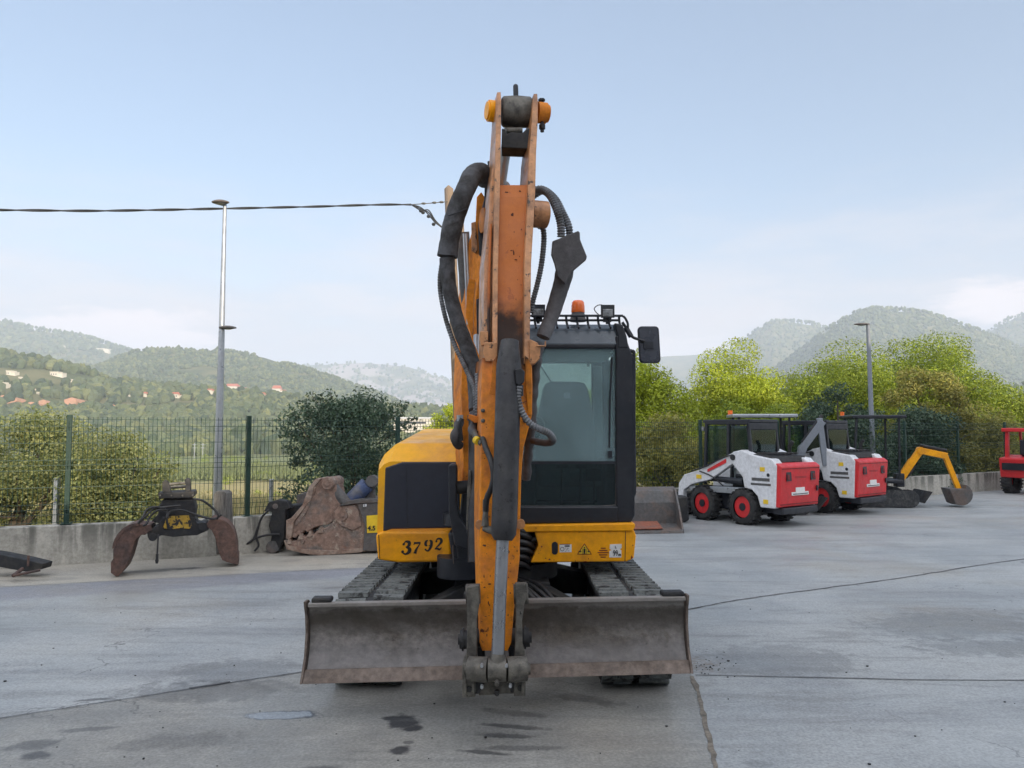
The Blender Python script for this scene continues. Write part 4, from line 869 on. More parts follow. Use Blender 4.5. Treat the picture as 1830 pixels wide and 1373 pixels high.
# dozer blade -----------------------------------------------
BL, BR_ = P(541, 1222, 4.26), P(1234, 1203, 4.36); TL, TR = P(549, 1078, 4.33), P(1226, 1066, 4.43)
def bladept(u, s, back=0.0):
    lo = BL.lerp(BR_, u); hi = TL.lerp(TR, u); p = lo.lerp(hi, s); p.y += .07*math.sin(math.pi*min(s, 1)**.9)*1.0+back-.02*(s > .93)*(s-.93)/.07; return p
def bladestrip(u0, u1, s0, s1, th_, ns=14, nu=10, push=0.0):
    b = MB(); vs = []; fs = []
    for l in (0, 1):
        for i in range(nu+1):
            for j in range(ns+1): vs.append(bladept(u0+(u1-u0)*i/nu, s0+(s1-s0)*j/ns, th_*l-push+.0015*mnoise.noise(Vector((i*2.1, j*.7, 1)))*(1-l)))
    W = ns+1; K = (nu+1)*W
    for i in range(nu):
        for j in range(ns):
            a_ = i*W+j; fs += [(a_, a_+1, a_+W+1, a_+W), (K+a_, K+a_+W, K+a_+W+1, K+a_+1)]
    for i in range(nu): a_ = i*W; fs += [(a_, a_+W, K+a_+W, K+a_), (a_+ns, K+a_+ns, K+a_+W+ns, a_+W+ns)]
    for j in range(ns): fs += [(j, K+j, K+j+1, j+1), (nu*W+j, nu*W+j+1, K+nu*W+j+1, K+nu*W+j)]
    return b.add(vs, fs, True)
bl = bladestrip(0.004, .996, .12, 1.0, .014).build('dozer_blade', M['blade'], EX, bevel=.003)
bladestrip(0.0, 1.0, 0.0, .145, .018, 4, 24, .012).build('cutting_edge', M['bladeedge'], bl, bevel=.003)
b = MB(); q0 = TL.lerp(TR, .0); 
b.bar(bladept(.004, .97, .006)+Vector((0, 0, .004)), bladept(.996, .97, .006)+Vector((0, 0, .004)), .05, .022)
b.build('top_rail', M['blade'], bl, bevel=.004)
for u in (0.0, 1.0):
    a_ = [bladept(u, s, -.015) for s in (0.0, .3, .6, .85, .96)]; top_ = bladept(u, 1.03, .0); c_ = [top_, top_+Vector((0, .06, .0)), bladept(u, .9, .13), bladept(u, .5, .10), bladept(u, .05, .12)]
    dv = Vector((.014 if u == 1 else -.014, 0, 0)); b = MB(); b.prism(a_+c_, dv); b.build('end_plate', M['bladeedge'], bl, bevel=.003)
for u0, u1 in ((.01, .062), (.935, .995)):
    b = MB(); p_, q_ = bladept(u0, 1.0, .05), bladept(u1, 1.0, .05); b.bar(p_+Vector((0, 0, .012)), q_+Vector((0, 0, .012)), .08, .03); b.build('top_lug', M['blackmatte'], bl, bevel=.01)
for u in (.2, .4, .6, .8):
    b = MB(); b.prism([bladept(u, .15, .15), bladept(u, .9, .15), bladept(u, .85, .19), bladept(u, .2, .19)], (.012, 0, 0)); b.build('rib', M['blackmatte'], bl)
# house ------------------------------------------------------
YF = 5.60
b = MB()
ring0 = [(-.972, YF, .84), (-.968, YF, 1.29), (-.93, YF, 1.335), (-.885, YF, 1.357), (-.30, YF, 1.357), (-.30, YF, .84)]
ring1 = [(-.985, YF+.12, .84), (-.985, YF+.12, 1.33), (-.945, YF+.13, 1.405), (-.86, YF+.16, 1.485), (-.30, YF+.16, 1.485), (-.30, YF+.12, .84)]
ring2 = [(-.985, 7.0, .84), (-.985, 7.0, 1.35), (-.945, 7.0, 1.44), (-.80, 7.0, 1.592), (-.26, 7.0, 1.592), (-.26, 7.0, .84)]
ring3 = [(-.93, 7.3, .84), (-.93, 7.3, 1.3), (-.9, 7.3, 1.38), (-.78, 7.3, 1.5), (-.26, 7.3, 1.5), (-.26, 7.3, .84)]
b.loft([[Vector(p) for p in r_] for r_ in (ring0, ring1, ring2, ring3)])
hood = b.build('engine_hood', M['hood'], EX, bevel=.016, seg=3)
b = MB(); b.slab([(688, 836), (719, 825.5), (822, 825.5), (822, 944), (700, 946), (684, 951)], YF-.006, .03); b.build('side_panel', M['panel'], hood, bevel=.01)
b = MB(); b.slab([(726, 832), (727, 940), (728.2, 940), (727.2, 832)], YF-.008, .01); b.build('seam', M['black'], hood)
# lower skirt, left with the number
b = MB(); sk = [(671, 956), (683, 950.5), (806, 950), (806, 1005), (712, 1006), (675, 1001)]
b.slab(sk, YF-.045, .32); skl = b.build('front_skirt', M['yellow'], EX, bevel=.018, seg=3)
b = MB(); b.slab([(676, 956), (678, 998), (679, 999), (677.3, 956)], YF-.048, .01); b.build('seam', M['black'], skl)
# body behind the skirts and counterweight
b = MB(); b.bb(-.93, .84, YF+.28, 7.2, .64, .838); b.build('house_floor', M['black'], EX, bevel=.01)
b = MB(); cw = []
for k in range(13): a_ = math.pi*k/12; cw.append(Vector((-.045+.93*math.cos(a_), 7.2+.5*math.sin(a_)**.8, .64)))
b.prism(cw, (0, 0, .62)); b.build('counterweight', M['yellow'], EX, bevel=.02)
b = MB(); b.bb(-.255, .86, 7.02, 7.2, .84, 1.28); b.build('rear_cover', M['black'], EX, bevel=.01)
# skirt right with stickers
b = MB(); sk = [(955, 950), (1133, 947), (1137, 958), (1133, 998), (1120, 1004), (948, 1006), (962, 975)]
b.slab(sk, YF-.045, .30); skr = b.build('front_skirt', M['yellow'], EX, bevel=.010, seg=3)
b = MB(); b.slab([(924, 939), (1135, 935.5), (1136, 941), (1131, 950), (926, 951.5)], YF-.058, .34); b.build('ledge', M['yellow'], skr, bevel=.010, seg=3)
b = MB(); b.slab([(1117.5, 950), (1116.5, 1004), (1117.5, 1004), (1118.5, 950)], YF-.048, .01); b.build('seam', M['black'], skr)
b = MB()
def stadium(cx, cy, w_, h_, n=8): return [(cx+w_*math.cos(a_), cy-(h_-w_)*(1 if math.sin(a_) >= 0 else -1)-w_*math.sin(a_)) for a_ in [math.pi*k/n for k in range(n+1)]+[math.pi+math.pi*k/n for k in range(n+1)]]
b.slab(stadium(991.5, 980, 5.6, 11.5), YF-.0475, .01); b.build('slot', M['black'], skr)
for k, hw in enumerate((4.5, 7.5, 10, 7.5, 4.5)):
    b = MB(); y_ = 980+k*4.0; b.slab([(1078-hw, y_-.9), (1078+hw, y_-.9), (1078+hw, y_+.7), (1078-hw, y_+.7)], YF-.0475, .006); b.build('vent_slot', M['redink'], skr)
# stickers
def stick_(pts, m, parent, d, th_=.002, name='sticker'):
    b = MB(); b.slab(pts, d, th_); return b.build(name, M[m], parent)
D0 = YF-.0465
stick_([(1000, 973.5), (1021.5, 973), (1021.5, 987), (1000, 987.5)], 'sticker', skr, D0)
stick_([(1009, 975), (1018, 975), (1018, 977.2), (1009, 977.2)], 'ink', skr, D0-.0015, name='print'); stick_([(1000.5, 972.6), (1019, 972.2), (1019, 973.2), (1000.5, 973.6)], 'redink', skr, D0-.0015, name='print')
def ringpx(cx, cy, r0, r1, m, parent, d, a0=0, a1=2*math.pi, n=24):
    b = MB(); f0 = []
    for k in range(n):
        q0 = a0+(a1-a0)*k/n; q1 = a0+(a1-a0)*(k+1)/n
        b.slab([(cx+r0*math.cos(q0), cy+r0*math.sin(q0)), (cx+r1*math.cos(q0), cy+r1*math.sin(q0)), (cx+r1*math.cos(q1), cy+r1*math.sin(q1)), (cx+r0*math.cos(q1), cy+r0*math.sin(q1))], d, .001)
    return b.build('print', M[m], parent)
ringpx(1004.8, 981.5, 2.9, 3.7, 'ink', skr, D0-.0015)
b = MB()
for k in range(7): x_ = random.uniform(1010, 1019); y_ = random.uniform(979, 985.5); b.slab([(x_, y_), (x_+1.4, y_), (x_+1.4, y_+.8), (x_, y_+.8)], D0-.0015, .001)
b.build('print', M['ink'], skr)
tri = lambda s_: [(1044.5+math.cos(math.pi*2*k/3-math.pi/2)*s_, 984.5+math.sin(math.pi*2*k/3-math.pi/2)*s_*.86) for k in range(3)]
for px, py, w_, h_ in ((968, 977, 1.4, 1.8), (963, 989, .8, .8), (975, 998, 1.2, 1.2), (982, 1000, 1.6, 1.6), (990, 1001, .8, 1.4), (1028, 1003, .5, 2.5), (1046, 1004, 3.5, .7), (1052, 999, .6, 2), (966, 984, .6, .6), (1035, 951, 1, .7), (958, 944, 1.6, .7), (1129, 996, 1.6, 3), (1131, 975, .8, 1.6), (1088, 950, .6, .6)):
    pts = [(px+math.cos(2*math.pi*k/7)*w_*random.uniform(.6, 1.3), py+math.sin(2*math.pi*k/7)*h_*random.uniform(.6, 1.3)) for k in range(7)]
    b = MB(); b.slab(pts, D0+.001 if py > 952 else YF-.0595, .001); b.build('paint_scar', M['redink'], skr)
stick_(tri(15.4), 'redink', skr, D0); ts = stick_(tri(12.6), 'signyellow', skr, D0-.0015)
b = MB(); dd = D0-.003
b.sphere(P(1044.5, 979.0, dd), .0055, (1, .2, 1), 10, 6)
b.slab([(1042.6, 981), (1046.4, 981), (1046, 991), (1044.9, 991), (1044.5, 987), (1044.1, 991), (1043, 991)], dd, .001)
for sx in (-1, 1):
    b.slab([(1044.5+sx*5, 985.6), (1044.5+sx*8, 983.4), (1044.5+sx*8, 985.0), (1044.5+sx*10.6, 985.0), (1044.5+sx*10.6, 986.2), (1044.5+sx*8, 986.2), (1044.5+sx*8, 987.8)], dd, .001)
    b.slab([(1044.5+sx*3.5, 980.5), (1044.5+sx*4.2, 980.5), (1044.5+sx*4.2, 990.5), (1044.5+sx*3.5, 990.5)], dd, .001)
b.build('print', M['ink'], skr)
stick_([(1090, 973), (1111, 972.5), (1111, 979.5), (1108, 982), (1110.5, 984), (1110.5, 996.5), (1089, 996.5), (1089, 985), (1093, 983.5), (1089.5, 981)], 'sticker', skr, D0)
# stencil digits
def stroke(b, pts, org, sc_, d, th_=.0015, slant=.12, n=5):
    "pts: (x, y, half width)"
    P3 = spline([(p[0], p[1], p[2]) for p in pts], n) if len(pts) > 2 else [Vector(p) for p in pts]
    L, R_ = [], []
    for i, p in enumerate(P3):
        t_ = P3[min(i+1, len(P3)-1)]-P3[max(i-1, 0)]; t_ = Vector((t_.x, t_.y)).normalized(); nn = Vector((-t_.y, t_.x)); c = Vector((p.x, p.y)); L.append(c+nn*p.z*1.25); R_.append(c-nn*p.z*1.25)
    def w_(q): return (org[0]+(q.x+slant*q.y)*sc_, org[1]-q.y*sc_)
    for i in range(len(P3)-1): b.slab([w_(L[i]), w_(L[i+1]), w_(R_[i+1]), w_(R_[i])], d+.0003*(i % 2), th_)
def blob(b, x, y, r, org, sc_, d, slant=.12):
    b.slab([(org[0]+(x+r*math.cos(q)+slant*(y+r*math.sin(q)))*sc_, org[1]-(y+r*math.sin(q))*sc_) for q in [2*math.pi*k/10 for k in range(10)]], d, .0015)
DG = {
 '3': ([[(.10, .82, .02), (.28, .98, .06), (.52, .90, .10), (.50, .66, .09), (.30, .54, .03)], [(.34, .53, .03), (.58, .44, .10), (.60, .20, .11), (.34, .02, .06), (.08, .14, .03)]], [(.12, .78, .10), (.10, .20, .11)]),
 '7': ([[(.04, .92, .07), (.30, .92, .07), (.62, .94, .07)], [(.60, .90, .03), (.46, .62, .05), (.32, .36, .08), (.24, .0, .11)]], [(.07, .80, .05)]),
 '9': ([[(.24, .96, .04), (.08, .84, .08), (.08, .58, .09), (.24, .46, .04)], [(.38, .96, .04), (.54, .86, .09), (.58, .60, .10), (.52, .30, .09), (.34, .04, .06), (.10, .12, .03)], [(.36, .47, .03), (.46, .52, .03)]], [(.12, .16, .08)]),
 '2': ([[(.08, .74, .03), (.20, .96, .06), (.46, .96, .08), (.56, .74, .10), (.42, .48, .07), (.16, .20, .04)], [(.06, .10, .06), (.26, .12, .07), (.48, .04, .07), (.62, .16, .03)]], [(.12, .74, .09), (.60, .20, .04)]),
}
for ch, ox, oy in (('3', 716.5, 991), ('7', 736.5, 989.5), ('9', 757.5, 985.5), ('2', 775.5, 983)):
    b = MB(); S_, Bb = DG[ch]; sc2 = 23.5 if ch == '3' else 20.5
    for s_ in S_: stroke(b, s_, (ox, oy), sc2, D0)
    for x_, y_, r_ in Bb: blob(b, x_, y_, r_, (ox, oy), sc2, D0-.0008)
    b.build('digit_marking', M['ink'], skl)
def text(txt, px, py, hpx, d, m, parent, name='lettering', sx=1.0, rz=0, bold=.0, normal_rot=(math.pi/2, 0, 0)):
    cu = bpy.data.curves.new(name, 'FONT'); cu.body = txt; cu.size = hpx/F*d/.70; cu.extrude = .0008; cu.offset = bold; cu.space_character = 1.0
    ob = bpy.data.objects.new('tmp', cu); COL.objects.link(ob); bpy.context.view_layer.update()
    me = bpy.data.meshes.new_from_object(ob.evaluated_get(bpy.context.evaluated_depsgraph_get())); bpy.data.objects.remove(ob)
    me.transform(Matrix.Diagonal((sx, 1, 1, 1))); me.transform(Matrix.Rotation(rz, 4, 'Z')@Matrix.Rotation(normal_rot[0], 4, 'X'))
    p = P(px, py, d)-root_of(parent).location; me.transform(Matrix.Translation(p)); me.materials.clear(); me.materials.append(M[m])
    o_ = bpy.data.objects.new(name, me); COL.objects.link(o_); o_.parent = parent; return o_
text('L', 1099, 980, 4, D0-.0025, 'ink', skr, bold=.0006); text('99', 1095.5, 993.5, 10, D0-.0025, 'ink', skr, sx=.62, bold=.0005); text('dB', 1104.5, 993.5, 3.5, D0-.0025, 'ink', skr, bold=.0005)

# cab ----------------------------------------------------------
cabx0, cabx1 = -.10, .885
cabt = MB()
cabt.slab([(1100, 600), (1117, 600), (1133, 640), (1135, 922), (1128, 935), (1103, 935), (1101, 880)], YF, .10)            # right front post
cabt.bb(cabx0, cabx0+.07, YF, YF+.10, .93, 2.20)
cabt.slab([(893, 905), (1105, 905), (1105, 935), (893, 937)], YF-.004, .12)                                                   # sill
cabt.slab([(893, 614), (1100, 614), (1100, 623), (893, 623)], YF+.002, .08)
for y_ in (6.35, 7.0):
    for x_ in (cabx0, cabx1-.06): cabt.bb(x_, x_+.06, y_, y_+.09, .93, 2.28)
cabt.bb(cabx0+.06, cabx1-.06, 7.01, 7.06, .93, 1.52); cabt.bb(cabx0+.06, cabx1-.06, 7.01, 7.06, 2.19, 2.30)
cabt.bb(.725, cabx1-.06, 7.0, 7.05, 1.5, 2.2)
cabt.bb(cabx1-.035, cabx1-.004, YF+.1, 7.0, .93, 1.25); cabt.bb(cabx0+.004, cabx0+.03, YF+.1, 7.0, .93, 1.30)
cabt.bb(cabx0, cabx1, YF+.1, 7.05, .85, .93)
cab = cabt.build('cab_frame', M['black'], EX, bevel=.012)
# roof: sloped front header then slab
b = MB()
hd = [[P(893, 614, YF), P(1117, 614, YF), P(1112, 588, YF+.05), P(893, 588, YF+.05)], [P(893, 588, YF+.05), P(1112, 588, YF+.05), P(1108, 574, YF+.14), P(893, 574, YF+.14)]]
prof = [(YF-.002, 2.205), (YF+.035, 2.31), (YF+.06, 2.335), (YF+.14, 2.375), (7.05, 2.385), (7.12, 2.33), (7.12, 2.25), (YF+.2, 2.22)]
b.prism([(cabx0, y_, z_) for y_, z_ in prof], (.925, 0, 0)); b.build('roof', mat('cab_roof_paint', (0.075, 0.095, 0.115), 0.35, fine=.08, coat=.2), cab, bevel=.015, seg=3)
b = MB(); b.slab([(1098, 577), (1113, 580), (1120, 600), (1124, 622), (1104, 622), (1104, 600)], YF-.006, .5); b.build('corner_trim', M['black'], cab, bevel=.01)
# guard rails above the windscreen
b = MB(); gz1 = 2.425
b.tube(spline([(cabx0, YF+.03, gz1), (.3, YF+.03, gz1), (.76, YF+.03, gz1), (.82, YF+.03, gz1-.005), (.85, YF+.03, gz1-.05), (.855, YF+.04, 2.34)], 6), .009, 8)
b.tube([(cabx0, YF+.055, 2.395), (.80, YF+.055, 2.395)], .009, 8)
for k in range(12):
    x_ = cabx0+.03+k*.078; b.tube(spline([(x_, YF+.03, gz1), (x_+.006, YF+.045, gz1-.05), (x_+.012, YF-.005, gz1-.095)], 4), .009, 6)
b.build('roof_guard', M['black'], cab)
# glass
b = MB(); b.slab([(893, 623), (1096, 623), (1100, 627), (1100, 825), (893, 825)], YF+.035, .005); b.build('windscreen', M['glass'], cab)
b = MB(); b.slab([(893, 829), (1100, 829), (1100, 900), (1097, 904), (893, 905)], YF+.02, .005); b.build('lower_windscreen', M['glassdark'], cab)
b = MB(); b.slab([(893, 824.5), (1101, 824.5), (1101, 829.5), (893, 829.5)], YF+.012, .03); b.build('window_bar', M['black'], cab)
b = MB(); b.bb(cabx0+.06, .725, 7.02, 7.025, 1.52, 2.19); b.build('rear_window', M['glass'], cab)
b = MB(); b.bb(cabx1-.02, cabx1-.015, YF+.1, 6.35, 1.25, 2.2); b.build('side_window', M['glass'], cab)
b = MB(); b.bb(cabx1-.02, cabx1-.015, 6.44, 7.0, 1.25, 2.2); b.build('side_window', M['glass'], cab)
b = MB(); b.bb(cabx0+.015, cabx0+.02, YF+.1, 7.0, 1.30, 2.2); b.build('side_window', M['glass'], cab)
b = MB(); fr_ = spline([P(900, 905, YF+.018), P(1000, 905, YF+.018), P(1090, 904, YF+.018), P(1100, 898, YF+.018), P(1101, 880, YF+.018), P(1101, 832, YF+.018)], 5); b.tube(fr_, .005, 6); b.build('window_seal', M['greysteel'], cab)
# interior lining round the rear window, seen through the screen
b = MB(); lin_m = mat('grey_cab_lining', (0.25, 0.28, 0.30), 0.8, fine=.05)
b.bb(cabx0+.065, .82, 6.985, 7.0, 2.19, 2.215); b.bb(.74, .82, 6.985, 7.0, 1.4, 2.165); b.bb(cabx0+.065, .82, 6.985, 7.0, .95, 1.40); b.build('lining', lin_m, cab, bevel=.01)
b = MB(); b.bb(cabx0+.06, .83, YF+.1, 6.98, 2.20, 2.215); b.build('headliner', lin_m, cab)
b = MB(); b.tube([P(1094, 640, YF+.02), P(1090, 720, YF+.015), P(1089, 800, YF+.02)], .006, 6); b.box(P(1090, 812, YF+.02), (.03, .02, .05)); b.build('wiper', M['black'], cab)
# seat
se = MB(); sx_ = P(1010, 700, 6.5).x
pro = []
for k, (z_, hw) in enumerate([(1.20, .25), (1.45, .255), (1.70, .235), (1.85, .205), (1.93, .19), (1.975, .165), (1.99, .12)]):
    yy = 6.42+.10*(z_-1.2); pro.append([Vector((sx_+hw*math.copysign(abs(math.cos(q))**.6, math.cos(q)), yy+.06*math.sin(q)*(1 if k < 6 else .5), z_)) for q in [2*math.pi*j/16 for j in range(16)]])
se.loft(pro, True); seat = se.build('seat', M['seat'], EX)
b = MB(); b.bb(sx_-.25, sx_+.25, 5.98, 6.42, 1.14, 1.26); b.build('cushion', M['seat'], seat, bevel=.04, seg=3)
b = MB(); b.bb(sx_-.02, sx_+.035, 6.385, 6.40, 1.845, 1.895); b.build('badge', M['white'], seat)
for s_ in (-1, 1):
    b = MB(); b.bb(sx_+s_*.33-.07, sx_+s_*.33+.07, 5.95, 6.5, .95, 1.36); b.build('console', M['blackmatte'], EX, bevel=.03, seg=3)
    b = MB(); b.tube(spline([(sx_+s_*.33, 6.05, 1.35), (sx_+s_*.33, 6.02, 1.47), (sx_+s_*.31, 6.0, 1.52)], 4), [.011]*3+[.011]*6, 8); b.sphere((sx_+s_*.31, 6.0, 1.55), .03, (.8, .9, 1.6)); b.build('joystick', M['blackmatte'], EX)
for s_ in (-.07, .07):
    b = MB(); b.tube([(sx_+s_, 5.95, .95), (sx_+s_, 5.85, 1.30)], .010, 8); b.cyl((sx_+s_-.04, 5.84, 1.31), (sx_+s_+.04, 5.84, 1.31), .013, 8); b.build('travel_lever', M['greysteel'], EX)
b = MB(); b.slab([(1048, 838), (1075, 838), (1075, 860), (1048, 860)], 5.85, .05); b.slab([(1060, 860), (1063, 860), (1063, 905), (1060, 905)], 5.87, .02); b.build('monitor', M['blackmatte'], EX, bevel=.01)
b = MB(); b.tube([P(962, 648, 6.5), P(985, 683, 6.5)], .005, 6); b.build('strap', M['black'], EX)
b = MB(); b.tube(spline([P(1051, 643, 6.9), P(1051, 655, 6.88)], 3), .012, 6); b.build('coat_hook', M['black'], EX)
b = MB(); b.slab([(955, 742), (968, 746), (975, 758), (960, 790), (950, 790), (950, 750)], 6.0, .06); b.build('door_handle', M['black'], EX, bevel=.01)
# wiper parked along the right edge of the screen
# roof lights
def worklamp(px, py, d):
    c = P(px, py, d); b = MB(); b.loft([[c+Vector((sx2*.050, 0, sz*.048)) for sx2, sz in ((-1, -1), (1, -1), (1.02, 1), (-1.02, 1))], [c+Vector((sx2*.038, .07, sz*.040)) for sx2, sz in ((-1, -1), (1, -1), (1, 1), (-1, 1))]])
    l = b.build('work_lamp', M['black'], cab, bevel=.010, seg=3)
    b = MB(); b.box(c+Vector((0, -.002, -.012)), (.075, .008, .056)); b.build('lens', M['lens'], l, bevel=.004)
    b = MB(); b.bb(c.x-.03, c.x+.03, d+.02, d+.05, c.z-.075, c.z-.045); b.cyl(c+Vector((0, .03, -.09)), c+Vector((0, .03, -.05)), .012, 8); b.build('bracket', M['black'], l); return l
worklamp(1086, 556.5, YF+.02); worklamp(962, 556, YF+.04)
b = MB(); b.tube(spline([P(1076, 545, YF+.05), P(1068, 546, YF+.03), P(1062, 552, YF+.03), P(1066, 559, YF+.04), P(1074, 566, YF+.05)], 6), .0035, 6); b.build('lamp_wire', M['wire'], cab)
c = P(1033, 570, YF+.18); b = MB()
b.tube([c+Vector((0, 0, z_)) for z_ in (-.02, .0, .03, .045)], [.062, .060, .052, .048], 20); bc = b.build('beacon', M['greysteel'], cab)
b = MB(); b.tube([c+Vector((0, 0, z_)) for z_ in (.046, .055, .10, .125, .138, .142)], [.050, .052, .050, .046, .034, .012], 22); b.build('dome', M['amber'], bc)
# mirror
b = MB(); mpts = []
for (cx_, cy_, a0) in ((1147, 590, 180), (1171, 590, 270), (1174, 642, 0), (1150, 642, 90)):
    for k in range(5): q = R(a0+k*22.5); mpts.append((cx_+7*math.cos(q), cy_+7*math.sin(q)))
b.slab(mpts, 5.62, .035); mi = b.build('mirror', M['mirror'], EX, bevel=.008, seg=3)
b = MB(); mp2 = [(1160.5+(x_-1160.5)*.86, 616+(y_-616)*.93) for x_, y_ in mpts]; b.slab(mp2, 5.6155, .004); b.build('back_shell', mat('mirror_shell', (0.05, 0.055, 0.07), 0.3, fine=.05), mi, bevel=.001)
b = MB(); b.tube(spline([P(1112, 576, 5.66), P(1122, 590, 5.66), P(1130, 602, 5.64), P(1142, 607, 5.61), P(1152, 610, 5.605)], 6), .011, 8); b.tube([P(1118, 585, 5.655), P(1128, 602, 5.645)], .02, 8)
b.box(P(1159, 617, 5.61), (.07, .012, .05)); b.build('mirror_arm', M['black'], mi)
b = MB(); b.tube(spline([P(1120, 630, 5.64), P(1125, 627, 5.62), P(1131, 629, 5.62), P(1133, 640, 5.62), P(1133, 760, 5.62), P(1134, 860, 5.62), P(1133, 884, 5.62), P(1124, 890, 5.66)], 8), .012, 8); b.build('handrail', M['black'], EX)
# bits of machinery in the gap right of the boom foot
b = MB(); b.bb(-.30, .12, YF+.06, YF+.30, .60, .92); b.build('valve_cover', M['blackmatte'], EX, bevel=.02)
b = MB()
for k, (x0, z0, x1, z1) in enumerate([(.02, .90, .10, .86), (.0, .86, .115, .83), (.0, .80, .12, .78), (.01, .74, .12, .73), (.0, .69, .10, .68), (.02, .65, .09, .63)]):
    b.tube(spline([(x0-.12, YF-.0, z0-.02), (x0-.02, YF-.05-.01*k, z0), (x1-.02, YF-.05, z1), (x1+.04, YF+.06, z1-.05)], 6), .020, 8)
b.tube(spline([(.12, YF+.02, .78), (.17, YF-.0, .80), (.20, YF+.05, .82)], 4), .018, 8)
b.build('hose', M['hose'], EX)
# swing post ---------------------------------------------------
b = MB()
b.slab([(800, 952), (857, 952), (860, 1012), (812, 1012), (806, 990)], 5.40, .30)
b.cyl((-.36, 5.50, .56), (-.36, 5.50, .70), .17, 24); b.cyl((-.36, 5.50, .92), (-.36, 5.50, 1.0), .13, 24)
b.slab([(826, 868), (846, 868), (856, 950), (852, 1004), (818, 1004), (812, 950), (822, 910)], 5.34, .32)
sw = b.build('swing_post', M['black'], EX, bevel=.02, seg=3)
b = MB(); b.slab([(801, 832), (806, 829), (815, 830), (816.5, 838), (815.5, 900), (821, 925), (833, 944), (840, 968), (838, 985), (812, 975), (808, 950), (801.5, 915)], 5.22, .10); b.build('boom_bracket', M['black'], sw, bevel=.012, seg=3)
b = MB(); b.slab([(838, 840), (841, 842), (842, 880), (839, 930), (838, 950), (833, 946), (834.5, 880)], 5.14, .05); b.build('bracket_plate', M['steel'], sw, bevel=.004)
b = MB(); b.cyl(P(812, 872, 5.28), P(860, 869, 5.30), .045, 16); b.build('boom_pin', M['blackmatte'], sw)
b = MB(); b.slab([(808, 975), (809.5, 1008), (811, 1008), (810, 975)], 5.30, .02); b.build('edge_strip', M['greysteel'], sw)
# boom ----------------------------------------------------------
def boxsec(cen, wv, t_, w_, h_):
    t_ = Vector(t_).normalized(); wv = Vector(wv); wv = (wv-t_*wv.dot(t_)).normalized(); hv = wv.cross(t_); return [cen-wv*w_/2-hv*h_/2, cen+wv*w_/2-hv*h_/2, cen+wv*w_/2+hv*h_/2, cen-wv*w_/2+hv*h_/2]
side_v = Vector((.93, .36, 0)).normalized()
bpts = [P(833, 868, 5.42), P(838, 780, 5.58), P(844, 690, 5.78), P(850, 600, 5.92), P(858, 520, 5.92), P(872, 450, 5.75), P(892, 400, 5.40), P(912, 374, 5.02)]
bw = [.10, .14, .19, .20, .20, .19, .18, .16]; bh = [.12, .26, .38, .44, .44, .40, .32, .20]
sp2 = spline(bpts, 4); b = MB(); rings = []
for i, p in enumerate(sp2):
    t_ = sp2[min(i+1, len(sp2)-1)]-sp2[max(i-1, 0)]; q = i/4; k = min(int(q), len(bw)-2); f = q-k; rings.append(boxsec(p, side_v, t_, bw[k]*(1-f)+bw[k+1]*f, bh[k]*(1-f)+bh[k+1]*f))
b.loft(rings); boom = b.build('boom', M['orange_dull'], EX, bevel=.008)
# boom side flanges / brackets that stick out left of the stick; black ones paint the shaded gaps
for pts, d, dep, m_ in (
    ([(852, 352), (860, 343), (866, 352), (867, 420), (856, 450), (847, 448), (850, 392)], 5.05, .10, 'orange_dull'),
    ([(842, 398), (850, 396), (854, 446), (850, 452), (843, 448)], 4.98, .03, 'tanplate'),
    ([(838, 498), (849, 500), (846, 545), (845, 590), (842, 598), (832, 566), (834, 520)], 5.30, .12, 'orange_dull'),
    ([(826, 640), (842, 600), (858, 640), (858, 700), (848, 860), (838, 872), (829, 860), (824, 700)], 5.32, .05, 'orange_dull'),
    ([(866, 330), (880, 322), (882, 470), (868, 520), (862, 510)], 5.00, .12, 'blackmatte'), ([(854, 400), (867, 350), (868, 456), (856, 456)], 4.97, .04, 'black'), ([(851, 535), (865, 530), (865, 600), (852, 596)], 4.80, .04, 'black')):
    b = MB(); b.slab(pts, d, dep); b.build('boom_plate_or_shade_fill', M[m_], boom, bevel=.005)
# grey cylinder pair on the boom's back
b = MB(); b.tube([P(826, 415, 5.9), P(838, 560, 6.05)], .055, 16); b.build('arm_cylinder', M['greysteel'], EX)
b = MB(); b.tube([P(833, 418, 5.8), P(837, 500, 5.8), P(840, 580, 5.8)], .010, 8); b.tube([P(829, 418, 5.8), P(833, 500, 5.8), P(836, 580, 5.8)], .010, 8); b.build('hydraulic_pipe', M['galv'], EX)
b = MB(); b.tube([P(913, 205, 4.86), P(893, 345, 5.35)], .035, 14); acr = b.build('arm_cylinder_rod', M['galv'], EX)
b = MB(); b.tube([P(893, 330, 5.30), P(880, 420, 5.62)], .075, 18); b.build('arm_cylinder_barrel', M['greysteel'], EX)
b = MB(); b.slab([(871, 288), (878, 287), (878, 305), (872, 306)], 5.0, .03); b.slab([(866, 315), (877, 308), (878, 345), (868, 352), (866, 335)], 5.02, .05); b.build('hose_bracket', M['black'], EX, bevel=.004)
# boom cylinder
b = MB(); b.tube([P(850, 1005, 5.08), P(851, 742, 5.30)], .052, 20); b.cyl(P(851, 752, 5.30), P(851, 742, 5.30), .060, 20); b.build('boom_cylinder', M['barrel'], EX)
b = MB(); b.tube([P(851, 742, 5.30), P(853, 600, 5.52)], .028, 14); b.build('boom_cylinder_rod', M['chrome'], EX)
